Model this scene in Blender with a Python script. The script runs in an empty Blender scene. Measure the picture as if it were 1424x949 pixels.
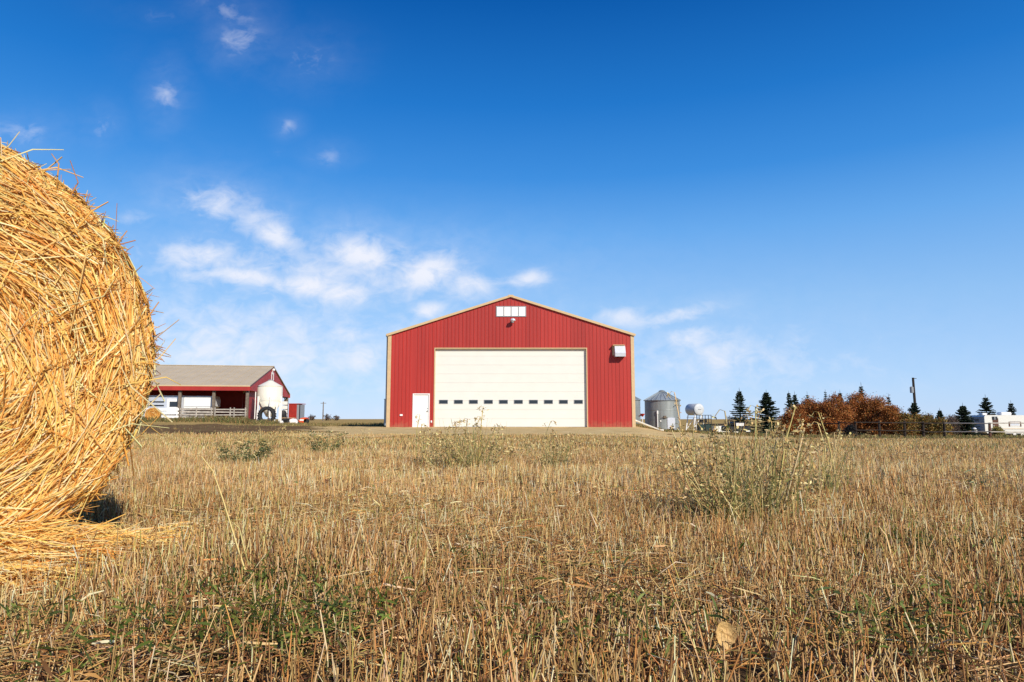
import bpy, math, random
import numpy as np
from math import sin, cos, pi, radians, atan, tan, sqrt
from mathutils import Vector, Matrix

random.seed(7)
rng = np.random.default_rng(11)
S = bpy.context.scene
COL = S.collection

# ------------------------------------------------------------------ camera
F = 24 / 36 * 1424
PITCH = atan(108.5 / F)
CAMH = 0.52
cd = bpy.data.cameras.new('camera')
cd.lens = 24; cd.sensor_width = 36; cd.clip_start = 0.05; cd.clip_end = 20000
cam = bpy.data.objects.new('camera', cd); COL.objects.link(cam)
cam.location = (0, 0, CAMH); cam.rotation_euler = (pi / 2 + PITCH, 0, 0)
S.camera = cam


def P(px, py, Y):
    """point of the place seen at photo pixel (px, py) and lying Y metres in front"""
    a = (px - 712) / F; b = (474.5 - py) / F
    d = Vector((a, cos(PITCH) - b * sin(PITCH), sin(PITCH) + b * cos(PITCH)))
    d *= Y / d.y
    return Vector((d.x, d.y, d.z + CAMH))


def sstep(x, a, b):
    t = np.clip((np.asarray(x, float) - a) / (b - a), 0, 1)
    return t * t * (3 - 2 * t)


def gz(x, y):
    """terrain height"""
    x = np.asarray(x, float); y = np.asarray(y, float)
    t = x / np.maximum(y, 1.0)
    g = np.interp(t, [.180, .203, .22, .26, .31, .41, .51, .75, 1.3], [0, .0055, .0107, .013, .0163, .0215, .0236, .0238, .0238])
    z = -g * np.clip(y - 13, 0, 101)
    z = z + .38 * np.exp(-((y - 64.5) / 2.6) ** 2) * (1 - sstep(x, -27.5, -23)) * sstep(x, -52, -44)
    z = z + .012 * np.sin(x * 1.7 + .6) * np.sin(y * 1.3) + .008 * np.sin(x * 4.1 + y * 2.3)
    return z


def gzf(x, y):
    return float(gz(x, y))


def G(px, Y, dz=0.0):
    p = P(px, 583, Y)
    return Vector((p.x, Y, gzf(p.x, Y) + dz))


# ------------------------------------------------------------------ materials
def nodes_of(name):
    m = bpy.data.materials.new(name); m.use_nodes = True
    nt = m.node_tree
    return m, nt, nt.nodes['Principled BSDF']


def N(nt, t, **kw):
    n = nt.nodes.new(t)
    for k, v in kw.items():
        setattr(n, k, v)
    return n


def mat(name, col, rough=.6, metal=0., var=.12, scale=6., bump=0., bscale=None, spec=.4, streak=False):
    m, nt, b = nodes_of(name)
    tc = N(nt, 'ShaderNodeTexCoord')
    mp = N(nt, 'ShaderNodeMapping')
    mp.inputs['Scale'].default_value = (1, 1, .12) if streak else (1, 1, 1)
    nt.links.new(tc.outputs['Object'], mp.inputs[0])
    nz = N(nt, 'ShaderNodeTexNoise'); nz.inputs['Scale'].default_value = scale; nz.inputs['Detail'].default_value = 6
    nt.links.new(mp.outputs[0], nz.inputs['Vector'])
    r = N(nt, 'ShaderNodeMapRange'); r.inputs[1].default_value = .3; r.inputs[2].default_value = .7
    r.inputs[3].default_value = 1 - var; r.inputs[4].default_value = 1 + var
    nt.links.new(nz.outputs['Fac'], r.inputs[0])
    mx = N(nt, 'ShaderNodeMix', data_type='RGBA', blend_type='MULTIPLY')
    mx.inputs[0].default_value = 1
    mx.inputs[6].default_value = (*col, 1)
    nt.links.new(r.outputs[0], mx.inputs[7])
    nt.links.new(mx.outputs[2], b.inputs['Base Color'])
    b.inputs['Roughness'].default_value = rough; b.inputs['Metallic'].default_value = metal
    b.inputs['Specular IOR Level'].default_value = spec
    if bump:
        n2 = N(nt, 'ShaderNodeTexNoise'); n2.inputs['Scale'].default_value = bscale or scale * 5; n2.inputs['Detail'].default_value = 5
        nt.links.new(tc.outputs['Object'], n2.inputs['Vector'])
        bp = N(nt, 'ShaderNodeBump'); bp.inputs['Strength'].default_value = bump; bp.inputs['Distance'].default_value = .03
        nt.links.new(n2.outputs['Fac'], bp.inputs['Height']); nt.links.new(bp.outputs[0], b.inputs['Normal'])
    return m


def attr_mat(name, rough=.7, trans=.25, spec=.25):
    """material whose colour is the per-blade / per-leaf colour stored in the mesh"""
    m, nt, b = nodes_of(name)
    at = N(nt, 'ShaderNodeAttribute', attribute_name='Col')
    nt.links.new(at.outputs['Color'], b.inputs['Base Color'])
    b.inputs['Roughness'].default_value = rough; b.inputs['Specular IOR Level'].default_value = spec
    if trans:
        tr = N(nt, 'ShaderNodeBsdfTranslucent'); nt.links.new(at.outputs['Color'], tr.inputs['Color'])
        ms = N(nt, 'ShaderNodeMixShader'); ms.inputs[0].default_value = trans
        out = nt.nodes['Material Output']
        nt.links.new(b.outputs[0], ms.inputs[1]); nt.links.new(tr.outputs[0], ms.inputs[2]); nt.links.new(ms.outputs[0], out.inputs['Surface'])
    return m


def ramp_mat(name, stops, scale=3., detail=8., rough=.95, bump=.5, bscale=30., rough_n=.6):
    m, nt, b = nodes_of(name)
    tc = N(nt, 'ShaderNodeTexCoord')
    nz = N(nt, 'ShaderNodeTexNoise'); nz.inputs['Scale'].default_value = scale; nz.inputs['Detail'].default_value = detail
    nz.inputs['Roughness'].default_value = rough_n
    nt.links.new(tc.outputs['Object'], nz.inputs['Vector'])
    cr = N(nt, 'ShaderNodeValToRGB')
    e = cr.color_ramp.elements
    while len(e) < len(stops): e.new(.5)
    for i, (p, c) in enumerate(stops):
        e[i].position = p; e[i].color = (*c, 1)
    nt.links.new(nz.outputs['Fac'], cr.inputs[0]); nt.links.new(cr.outputs[0], b.inputs['Base Color'])
    b.inputs['Roughness'].default_value = rough; b.inputs['Specular IOR Level'].default_value = .0
    n2 = N(nt, 'ShaderNodeTexNoise'); n2.inputs['Scale'].default_value = bscale; n2.inputs['Detail'].default_value = 6
    nt.links.new(tc.outputs['Object'], n2.inputs['Vector'])
    bp = N(nt, 'ShaderNodeBump'); bp.inputs['Strength'].default_value = bump; bp.inputs['Distance'].default_value = .04
    nt.links.new(n2.outputs['Fac'], bp.inputs['Height']); nt.links.new(bp.outputs[0], b.inputs['Normal'])
    return m


M = dict(
    red=mat('red_steel_siding', (.37, .029, .021), .45, var=.10, scale=1.2, streak=True),
    darkred=mat('red_painted_boards', (.36, .028, .02), .6, var=.15, scale=2),
    tan=mat('tan_trim', (.56, .40, .22), .5, var=.06),
    roof=mat('tan_roof_steel', (.52, .42, .275), .6, var=.07, scale=.6),
    cream=mat('cream_door', (.675, .668, .615), .5, var=.02, scale=1.5),
    white=mat('white_paint', (.80, .79, .76), .5, var=.04, scale=3),
    offwhite=mat('off_white_steel', (.74, .70, .58), .45, var=.05, scale=2, streak=True),
    glass=mat('dark_glass', (.02, .025, .032), .08, var=.05, spec=.6),
    steel=mat('galvanised_steel', (.27, .295, .29), .5, metal=.3, var=.18, scale=3, streak=True),
    steelroof=mat('galvanised_roof', (.30, .34, .36), .5, metal=.3, var=.15, scale=2),
    bright=mat('bright_aluminium', (.72, .74, .78), .35, metal=.5, var=.05),
    silver=mat('silver_tank_paint', (.52, .54, .55), .5, metal=.0, var=.08, scale=4),
    black=mat('black_metal', (.015, .015, .016), .5, var=.2),
    rubber=mat('black_rubber', (.022, .022, .023), .8, var=.25, scale=8),
    grey=mat('grey_paint', (.26, .28, .30), .5, var=.06),
    wood=mat('weathered_wood', (.17, .135, .10), .85, var=.3, scale=5, bump=.3),
    wood_light=mat('grey_weathered_boards', (.38, .34, .29), .85, var=.35, scale=3, bump=.3),
    darkwood=mat('dark_creosote_wood', (.028, .019, .014), .9, var=.3, scale=4, bump=.3),
    brownwood=mat('brown_post_wood', (.10, .045, .03), .85, var=.3, scale=4, bump=.3),
    orange=mat('orange_plastic', (.62, .085, .02), .5, var=.15, scale=3),
    darkgreen=mat('dark_green_paint', (.012, .035, .03), .5, var=.1),
    concrete=mat('concrete', (.45, .42, .37), .9, var=.1, scale=4, bump=.2),
    bark=mat('bark', (.07, .05, .035), .9, var=.3, scale=8, bump=.4),
    blade=attr_mat('dry_grass_blades', .75, .18),
    leaf=attr_mat('leaves', .6, .25),
    needle=attr_mat('needles', .6, .1),
    straw=attr_mat('straw_stalks', .6, .26, .25),
    hay=mat('packed_straw', (.70, .35, .09), .85, var=.5, scale=40, bump=.8, bscale=120),
    ground=ramp_mat('thatch_and_soil', [(.3, (.045, .028, .016)), (.5, (.10, .064, .034)), (.7, (.19, .12, .06))], 9., 10),
    field=ramp_mat('far_stubble_field', [(.3, (.28, .19, .07)), (.55, (.42, .29, .115)), (.75, (.50, .36, .16))], .35, 12),
    gravel=ramp_mat('tan_gravel', [(.3, (.44, .30, .13)), (.5, (.60, .435, .20)), (.7, (.68, .51, .27))], 1.2, 12, bump=.2, bscale=14),
    dirt=ramp_mat('dark_dirt', [(.3, (.09, .055, .028)), (.5, (.165, .105, .055)), (.72, (.30, .20, .105))], .9, 12, bump=.4, bscale=6),
    path=ramp_mat('brown_path', [(.3, (.16, .10, .055)), (.6, (.27, .18, .10)), (.75, (.34, .24, .14))], .8, 12),
)


# the siding is made of separate sheets that weathered a little differently, with dust splashed on the foot
_m = M['red']; _nt = _m.node_tree; _b = _nt.nodes['Principled BSDF']
_src = _b.inputs['Base Color'].links[0].from_socket
_tc = N(_nt, 'ShaderNodeTexCoord'); _sp = N(_nt, 'ShaderNodeSeparateXYZ'); _nt.links.new(_tc.outputs['Object'], _sp.inputs[0])
_dv = N(_nt, 'ShaderNodeMath', operation='DIVIDE'); _nt.links.new(_sp.outputs[0], _dv.inputs[0]); _dv.inputs[1].default_value = .9144
_fl = N(_nt, 'ShaderNodeMath', operation='FLOOR'); _nt.links.new(_dv.outputs[0], _fl.inputs[0])
_wn = N(_nt, 'ShaderNodeTexWhiteNoise', noise_dimensions='1D'); _nt.links.new(_fl.outputs[0], _wn.inputs['W'])
_mr = N(_nt, 'ShaderNodeMapRange'); _mr.inputs[3].default_value = .90; _mr.inputs[4].default_value = 1.09; _nt.links.new(_wn.outputs[0], _mr.inputs[0])
_mx = N(_nt, 'ShaderNodeMix', data_type='RGBA', blend_type='MULTIPLY'); _mx.inputs[0].default_value = 1
_nt.links.new(_src, _mx.inputs[6]); _nt.links.new(_mr.outputs[0], _mx.inputs[7])
_nz = N(_nt, 'ShaderNodeTexNoise'); _nz.inputs['Scale'].default_value = 4; _nz.inputs['Detail'].default_value = 8; _nt.links.new(_tc.outputs['Object'], _nz.inputs['Vector'])
_h = N(_nt, 'ShaderNodeMath', operation='MULTIPLY_ADD'); _nt.links.new(_nz.outputs['Fac'], _h.inputs[0]); _h.inputs[1].default_value = 1.1; _h.inputs[2].default_value = -.15
_d = N(_nt, 'ShaderNodeMath', operation='SUBTRACT'); _nt.links.new(_h.outputs[0], _d.inputs[0]); _nt.links.new(_sp.outputs[2], _d.inputs[1])
_d2 = N(_nt, 'ShaderNodeMath', operation='MULTIPLY'); _d2.use_clamp = True; _nt.links.new(_d.outputs[0], _d2.inputs[0]); _d2.inputs[1].default_value = .9
_mx2 = N(_nt, 'ShaderNodeMix', data_type='RGBA'); _nt.links.new(_d2.outputs[0], _mx2.inputs[0]); _nt.links.new(_mx.outputs[2], _mx2.inputs[6]); _mx2.inputs[7].default_value = (.36, .20, .11, 1)
_nt.links.new(_mx2.outputs[2], _b.inputs['Base Color'])


# ------------------------------------------------------------------ mesh building
class MB:
    def __init__(self, tf=None):
        self.v = []; self.f = []; self.tf = tf

    def add(self, vs, fs):
        o = len(self.v)
        for p in vs:
            p = Vector(p)
            self.v.append(self.tf(p) if self.tf else p)
        self.f += [tuple(i + o for i in f) for f in fs]
        return self

    def box(self, lo, hi):
        (a, b, c), (d, e, f) = lo, hi
        return self.add([(a, b, c), (d, b, c), (d, e, c), (a, e, c), (a, b, f), (d, b, f), (d, e, f), (a, e, f)],
                        [(0, 3, 2, 1), (4, 5, 6, 7), (0, 1, 5, 4), (1, 2, 6, 5), (2, 3, 7, 6), (3, 0, 4, 7)])

    def bevbox(self, lo, hi, b):
        lo = Vector(lo); hi = Vector(hi); c = (lo + hi) / 2; h = (hi - lo) / 2
        vs = []; idx = {}
        for sx in (-1, 1):
            for sy in (-1, 1):
                for sz in (-1, 1):
                    for ax in range(3):
                        s = Vector((sx, sy, sz)); q = Vector((h[i] - (0 if i == ax else b) for i in range(3)))
                        idx[sx, sy, sz, ax] = len(vs); vs.append(c + Vector((s[i] * q[i] for i in range(3))))
        fs = []
        for ax in range(3):
            o = [i for i in range(3) if i != ax]
            for s in (-1, 1):
                q = []
                for a, bb in ((-1, -1), (1, -1), (1, 1), (-1, 1)):
                    k = [0, 0, 0]; k[ax] = s; k[o[0]] = a; k[o[1]] = bb
                    q.append(idx[(*k, ax)])
                fs.append(q)
        for ax in range(3):
            o = [i for i in range(3) if i != ax]
            for a in (-1, 1):
                for bb in (-1, 1):
                    q = []
                    for s, w in ((-1, o[0]), (1, o[0]), (1, o[1]), (-1, o[1])):
                        k = [0, 0, 0]; k[ax] = s; k[o[0]] = a; k[o[1]] = bb
                        q.append(idx[(*k, w)])
                    fs.append(q)
        for sx in (-1, 1):
            for sy in (-1, 1):
                for sz in (-1, 1):
                    fs.append([idx[sx, sy, sz, a] for a in range(3)])
        return self.add(vs, fs)

    def prism(self, poly, a, b, axis=1):
        """extrude a 2-D outline between a and b along an axis"""
        n = len(poly)
        def pt(p, w):
            return {0: (w, p[0], p[1]), 1: (p[0], w, p[1]), 2: (p[0], p[1], w)}[axis]
        vs = [pt(p, a) for p in poly] + [pt(p, b) for p in poly]
        fs = [tuple(range(n)), tuple(range(2 * n - 1, n - 1, -1))]
        fs += [(i, (i + 1) % n, (i + 1) % n + n, i + n) for i in range(n)]
        return self.add(vs, fs)

    def tube(self, pts, r, n=6, caps=True):
        pts = [Vector(p) for p in pts]
        rs = r if isinstance(r, (list, tuple)) else [r] * len(pts)
        vs = []
        for i, p in enumerate(pts):
            d = (pts[min(i + 1, len(pts) - 1)] - pts[max(i - 1, 0)]).normalized()
            u = d.cross(Vector((0, 0, 1)))
            if u.length < .05: u = d.cross(Vector((1, 0, 0)))
            u.normalize(); w = d.cross(u)
            for k in range(n):
                a = 2 * pi * k / n
                vs.append(p + (u * cos(a) + w * sin(a)) * rs[i])
        fs = []
        for i in range(len(pts) - 1):
            for k in range(n):
                fs.append((i * n + k, i * n + (k + 1) % n, (i + 1) * n + (k + 1) % n, (i + 1) * n + k))
        if caps:
            fs.append(tuple(range(n - 1, -1, -1))); fs.append(tuple(range((len(pts) - 1) * n, len(pts) * n)))
        return self.add(vs, fs)

    def lathe(self, c, prof, n=32, axis=None, closed=False):
        """prof: list of (radius, height) along axis from c"""
        c = Vector(c); ax = Vector(axis or (0, 0, 1)).normalized()
        u = ax.cross(Vector((0, 0, 1)))
        if u.length < .05: u = Vector((1, 0, 0))
        u.normalize(); w = ax.cross(u)
        vs = []
        for (r, h) in prof:
            for k in range(n):
                a = 2 * pi * k / n
                vs.append(c + ax * h + (u * cos(a) + w * sin(a)) * r)
        fs = []
        m = len(prof)
        for i in range(m if closed else m - 1):
            j = (i + 1) % m
            for k in range(n):
                fs.append((i * n + k, i * n + (k + 1) % n, j * n + (k + 1) % n, j * n + k))
        if not closed:
            fs.append(tuple(range(n - 1, -1, -1))); fs.append(tuple(range((m - 1) * n, m * n)))
        return self.add(vs, fs)

    def bar(self, a, b, w, h=None):
        """rectangular bar from a to b"""
        a = Vector(a); b = Vector(b); h = h or w
        d = (b - a).normalized(); u = d.cross(Vector((0, 0, 1)))
        if u.length < .05: u = Vector((1, 0, 0))
        u.normalize(); q = u.cross(d)
        vs = []
        for p in (a, b):
            for s, t in ((-1, -1), (1, -1), (1, 1), (-1, 1)):
                vs.append(p + u * s * w / 2 + q * t * h / 2)
        return self.add(vs, [(3, 2, 1, 0), (4, 5, 6, 7), (0, 1, 5, 4), (1, 2, 6, 5), (2, 3, 7, 6), (3, 0, 4, 7)])

    def build(self, name, m, parent=None, smooth=False):
        me = bpy.data.meshes.new(name)
        off = root_loc(parent)
        me.from_pydata([p - off for p in self.v], [], self.f)
        me.materials.append(m); me.update()
        if smooth: me.polygons.foreach_set('use_smooth', [True] * len(me.polygons))
        o = bpy.data.objects.new(name, me); COL.objects.link(o)
        if parent: o.parent = parent
        return o


def root_loc(o):
    v = Vector((0, 0, 0))
    while o is not None:
        v = v + o.location; o = o.parent
    return v


def np_mesh(name, v, quads, col, m, parent=None, tris=False):
    me = bpy.data.meshes.new(name)
    off = root_loc(parent)
    v = np.asarray(v, np.float32) - np.array(off, np.float32)
    k = quads.shape[1]
    me.vertices.add(len(v)); me.vertices.foreach_set('co', v.ravel())
    me.loops.add(quads.size); me.loops.foreach_set('vertex_index', quads.ravel().astype(np.int32))
    me.polygons.add(len(quads)); me.polygons.foreach_set('loop_start', np.arange(len(quads), dtype=np.int32) * k)
    if col is not None:
        at = me.color_attributes.new('Col', 'FLOAT_COLOR', 'POINT')
        c4 = np.ones((len(v), 4), np.float32); c4[:, :3] = col
        at.data.foreach_set('color', c4.ravel())
    me.materials.append(m); me.update(calc_edges=True)
    o = bpy.data.objects.new(name, me); COL.objects.link(o)
    if parent: o.parent = parent
    return o


def norm(a):
    return a / np.maximum(np.linalg.norm(a, axis=1, keepdims=True), 1e-9)


def blades(pts, width, col, taper=(1, .85, .25), prism=False, face=None):
    """pts: (n, k, 3) centre lines. returns verts, quads, colours"""
    pts = np.asarray(pts, float); n, k, _ = pts.shape
    width = np.broadcast_to(np.asarray(width, float), (n,))
    d = norm(pts[:, -1] - pts[:, 0])
    ra = norm(rng.normal(size=(n, 3))) if face is None else norm(np.asarray(face)[None] + rng.normal(0, .42, (n, 3)))
    u = norm(np.cross(d, ra)); w = np.cross(d, u)
    tp = np.interp(np.linspace(0, 1, k), np.linspace(0, 1, len(taper)), taper)
    c = 3 if prism else 2
    V = np.empty((n, k, c, 3))
    for j in range(c):
        if prism:
            a = 2 * pi * j / 3; off = u * cos(a) + w * sin(a); s = .58
        else:
            off = u * (1 if j else -1); s = .5
        V[:, :, j] = pts + off[:, None, :] * (width[:, None] * tp[None] * s)[:, :, None]
    base = (np.arange(n) * k * c)[:, None, None]
    q = []
    for i in range(k - 1):
        for j in range(c if prism else 1):
            j2 = (j + 1) % c
            q.append([i * c + j, i * c + j2, (i + 1) * c + j2, (i + 1) * c + j])
    Q = (base + np.array(q)[None]).reshape(-1, 4)
    C = np.repeat(np.asarray(col), k * c, axis=0)
    return V.reshape(-1, 3), Q, C


def merge(parts):
    vs, qs, cs = [], [], []; o = 0
    for v, q, c in parts:
        vs.append(v); qs.append(q + o); cs.append(c); o += len(v)
    return np.concatenate(vs), np.concatenate(qs), np.concatenate(cs)


def palette(n, cols, weights, jit=.18):
    cols = np.array(cols); w = np.array(weights, float); w /= w.sum()
    c = cols[rng.choice(len(cols), n, p=w)]
    return np.clip(c * np.exp(rng.normal(0, jit, (n, 1))) * np.exp(rng.normal(0, .05, (n, 3))), 0, .9)


def thing(name, label, cat, loc=(0, 0, 0), group=None):
    o = bpy.data.objects.new(name, None); COL.objects.link(o)
    o.empty_display_size = .2; o.location = loc
    return tag(o, label, cat, group)


def tag(o, label=None, cat=None, group=None, kind=None):
    if label: o['label'] = label
    if cat: o['category'] = cat
    if group: o['group'] = group
    if kind: o['kind'] = kind
    return o


# ------------------------------------------------------------------ setting: ground
def sheet(name, xs, ys, m, dz=0., edge=None, label=None):
    """a draped sheet on a grid; edge(x, y) True keeps a face"""
    X, Y = np.meshgrid(xs, ys); Z = gz(X, Y) + dz
    v = np.stack([X, Y, Z], -1).reshape(-1, 3)
    nx, ny = len(xs), len(ys)
    i = np.arange(ny - 1)[:, None] * nx + np.arange(nx - 1)[None]
    q = np.stack([i, i + 1, i + 1 + nx, i + nx], -1).reshape(-1, 4)
    if edge is not None:
        ctr = v[q].mean(1); q = q[edge(ctr[:, 0], ctr[:, 1])]
    o = np_mesh(name, v, q, None, m)
    o.data.polygons.foreach_set('use_smooth', [True] * len(o.data.polygons))
    return tag(o, kind='structure')


def wob(x, y, s=1.):
    return s * (np.sin(x * .9 + y * .4) * .5 + np.sin(x * 2.3 - y * .7 + 1.3) * .3 + np.sin(x * 5.1 + .5) * .15 + np.sin(x * 11.3 + y * 3) * .08)


xs = np.unique(np.concatenate([np.linspace(-5000, -200, 25), np.linspace(-200, -60, 36), np.arange(-60, 75, .5), np.linspace(75, 240, 40), np.linspace(240, 5000, 25)]))
ys = np.unique(np.concatenate([np.linspace(-200, -6, 14), np.arange(-6, 80, .5), np.linspace(80, 200, 60), np.linspace(200, 1000, 20), np.linspace(1000, 9000, 14)]))
gr = sheet('ground', xs, ys, M['ground'])
gr.data.materials.append(M['field'])
cen = np.empty(len(gr.data.polygons) * 3, np.float32); gr.data.polygons.foreach_get('center', cen)
cen = cen.reshape(-1, 3)
gr.data.polygons.foreach_set('material_index', ((cen[:, 1] > 38 + wob(cen[:, 0], 0, 2)) | (cen[:, 1] < -20) | (np.abs(cen[:, 0]) > 60)).astype(np.int32))


def in_gravel(x, y):
    front = 20.5 + wob(x * .7, y * .2, 2.6) + np.clip(-x - 9, 0, 30) * .35 + np.clip(x - 8.5, 0, 30) * 2.2
    return (y > front) & (y < 46 + wob(x, 0, .6)) & (x > -.285 * y + 0 + wob(y, x, 1.6)) & (x < 12 + wob(y, x, .5))


def in_dirt(x, y):
    near = 19 + wob(x * .8, y * .1, 3.) + np.clip(x + 20, 0, 40) * .9
    far = 60 - np.clip(x + 26, 0, 40) * 1.0 + wob(x * .5, 2., 1.5)
    return (y > near) & (y < far) & (x < -7.5 + wob(y, x, .8))


def in_path(x, y):
    c = 47.5 + wob(x * .3, 1., 1.)
    return (np.abs(y - c) < 2.6 + wob(x * .8, y, .5)) & (x > 16.5) & (x < 41)


tag(sheet('dirt_track', np.arange(-62, -4, .35), np.arange(15, 64, .35), M['dirt'], .018, in_dirt))
tag(sheet('gravel_yard', np.arange(-22, 15, .3), np.arange(16, 48, .3), M['gravel'], .032, in_gravel))
tag(sheet('footpath', np.arange(14, 44, .3), np.arange(42, 54, .3), M['path'], .025, in_path))


# ------------------------------------------------------------------ stubble (uncountable)
STEM = [(.60, .385, .160), (.72, .51, .24), (.47, .285, .11), (.30, .16, .062), (.54, .265, .085), (.77, .62, .38), (.22, .10, .042), (.17, .19, .05), (.42, .36, .10)]


def patch(x, y):
    """0..1 slow field telling matted places from upright ones"""
    return .5 + .5 * np.sin(x * 1.9 + 1.1 * np.sin(y * 1.4)) * np.sin(y * 2.3 + 1.4 * np.sin(x * 1.1))


def mat_field(x, y):
    """0 where the stalks are trampled flat, 1 where they stand"""
    f = np.sin(x * 2.3 + 1.7 * np.sin(y * 2.1)) + np.sin(y * 3.1 + 1.2 * np.sin(x * 2.7 + 1) + 2) + .6 * np.sin(x * 6.1 + y * 4.3)
    return np.clip(.5 + .25 * f, 0, 1)


def tint(x, y, c):
    """stalks weather browner and redder in patches"""
    f = np.clip(.5 + .35 * (np.sin(x * 1.1 + 1.3 * np.sin(y * .9)) + np.sin(y * 1.7 + np.sin(x * 2.9))), 0, 1)[:, None]
    return np.clip(c * (np.array([1.20, 1.22, 1.20]) * (1 - f) + np.array([1.05, 1.0, .95]) * f), 0, .9)


def wedge(n, y0, y1, half=.92, pad=.5):
    y = np.sqrt(rng.uniform(y0 ** 2, y1 ** 2, n)); x = rng.uniform(-1, 1, n) * (half * y + pad)
    return x, y


def standing(n, y0, y1, hmin, hmax, wmin, wmax, prism, wts, keep=None, lean=.2, k=3):
    x, y = wedge(n, y0, y1)
    ok = np.ones(n, bool)
    if keep is not None: ok = keep(x, y)
    # the bale stands here
    ok &= ((x + 1.9 + .38) ** 2 + (y - 2.05 - .45) ** 2 > .58 ** 2)
    sx = (x + 1.915) * cos(radians(40)) + (y - 2.05) * sin(radians(40)); ox = (x + 1.9) * sin(radians(40)) - (y - 2.05) * cos(radians(40))
    mid_o = .06 - .30 * sstep(sx, .3, .95)
    inpile = (np.abs(ox - mid_o) < .17) & (sx > -1) & (sx < .55)
    ok &= ~((np.abs(x - .462) < .035) & (y > 1.2) & (y < 1.47))
    ok &= ~(inpile & (rng.random(n) < .9))
    if y1 < 6: ok &= rng.random(n) < .42 + .58 * sstep(mat_field(x, y), .25, .6)
    x, y = x[ok], y[ok]; n = len(x)
    pf = patch(x, y)
    L = rng.uniform(hmin, hmax, n) * np.exp(rng.normal(0, .22, n)) * (.75 + .45 * pf)
    ln = lean * (1.5 - pf)
    tilt = np.abs(rng.normal(0, 1, n)) * ln; az = rng.uniform(0, 2 * pi, n)
    d = np.stack([np.sin(tilt) * np.cos(az), np.sin(tilt) * np.sin(az), np.cos(tilt)], 1)
    b = np.stack([x, y, gz(x, y) - .01], 1)
    sag = rng.normal(0, .10, (n, 3)) * L[:, None]; sag[:, 2] *= .3
    pts = np.stack([b + d * (L * t)[:, None] + sag * (t * t) for t in np.linspace(0, 1, k)], 1)
    return blades(pts, rng.uniform(wmin, wmax, n), tint(x, y, palette(n, STEM, wts)), (1, .9, .75) if prism else (1, .8, .3), prism)


def lying(n, y0, y1, l0, l1, wmin, wmax, prism, wts, keep=None, zmax=.05):
    x, y = wedge(n, y0, y1)
    if keep is not None:
        ok = keep(x, y); x, y = x[ok], y[ok]; n = len(x)
    if y1 < 6:
        ok = rng.random(n) < 1 - .6 * sstep(mat_field(x, y), .3, .65); x, y = x[ok], y[ok]; n = len(x)
    L = rng.uniform(l0, l1, n); az = rng.uniform(0, 2 * pi, n); el = rng.normal(.08, .22, n)
    d = np.stack([np.cos(az) * np.cos(el), np.sin(az) * np.cos(el), np.sin(el)], 1)
    c = np.stack([x, y, gz(x, y) + rng.uniform(.004, zmax, n)], 1)
    sag = rng.normal(0, .12, (n, 3)) * L[:, None]; sag[:, 2] = np.abs(sag[:, 2]) * .6
    pts = np.stack([c + d * (L * t)[:, None] + sag * (1 - 4 * t * t) for t in (-.5, 0, .5)], 1)
    pts[:, :, 2] = np.maximum(pts[:, :, 2], gz(pts[:, :, 0], pts[:, :, 1]) + .003)
    return blades(pts, rng.uniform(wmin, wmax, n), tint(x, y, palette(n, STEM, wts)), (.8, 1, .5), prism)


W1 = [5, 4.5, 3.5, 2.4, 2.2, 3, 1.6, .7, .8]
W2 = [4, 3, 3, 3, 3, 2, 2.4, 1, .8]
W3 = [5, 3.4, 3, 2, 1.5, 1.2, 1, 1.9, 2]
off_yard = lambda x, y: ~(in_gravel(x, y) | in_dirt(x, y))
near = [
    standing(76000, .9, 4.2, .052, .118, .0018, .0038, True, W1, lean=.30),
    lying(46000, .9, 4.2, .04, .17, .0014, .0032, True, W2, zmax=.06),
    lying(6000, .9, 4.2, .03, .09, .003, .006, False, W2, zmax=.08),
]
v, q, c = merge(near)
tag(np_mesh('stubble', v, q, c, M['blade']), 'short cut dry stubble and matted straw covering the near field', 'stubble', kind='stuff')
mid = [
    standing(150000, 4.0, 10.5, .05, .105, .0035, .006, False, W1),
    lying(24000, 4.0, 10.5, .05, .18, .003, .006, False, W2),
    standing(170000, 10, 22, .035, .078, .006, .011, False, W3),
    standing(70000, 20, 40, .03, .075, .012, .022, False, W3, off_yard),
]
v, q, c = merge(mid)
tag(np_mesh('stubble', v, q, c, M['blade']), 'dry tan stubble stretching from mid field to the farmyard', 'stubble', kind='stuff')

# ragged greenish grass along the field's far edge and in front of fences and sheds
GR = [(.13, .14, .045), (.20, .17, .06), (.30, .22, .09), (.09, .11, .035), (.24, .13, .05)]


def edge_grass(n, xr, yr, h0, h1, w, wts, keep=None, spread=.3):
    x = rng.uniform(*xr, n); y = rng.uniform(*yr, n)
    if keep is not None:
        ok = keep(x, y); x, y = x[ok], y[ok]; n = len(x)
    L = rng.uniform(h0, h1, n) * (.5 + .8 * patch(x * .35, y * .35))
    az = rng.uniform(0, 2 * pi, n); t = np.abs(rng.normal(0, spread, n))
    d = np.stack([np.sin(t) * np.cos(az), np.sin(t) * np.sin(az), np.cos(t)], 1)
    b = np.stack([x, y, gz(x, y) - .01], 1)
    pts = np.stack([b, b + d * (L * .55)[:, None], b + d * (L * .95)[:, None] + np.stack([np.cos(az), np.sin(az), -.3 * np.ones(n)], 1) * (.2 * L)[:, None]], 1)
    return blades(pts, rng.uniform(w * .6, w * 1.3, n), palette(n, GR, wts))


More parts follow.
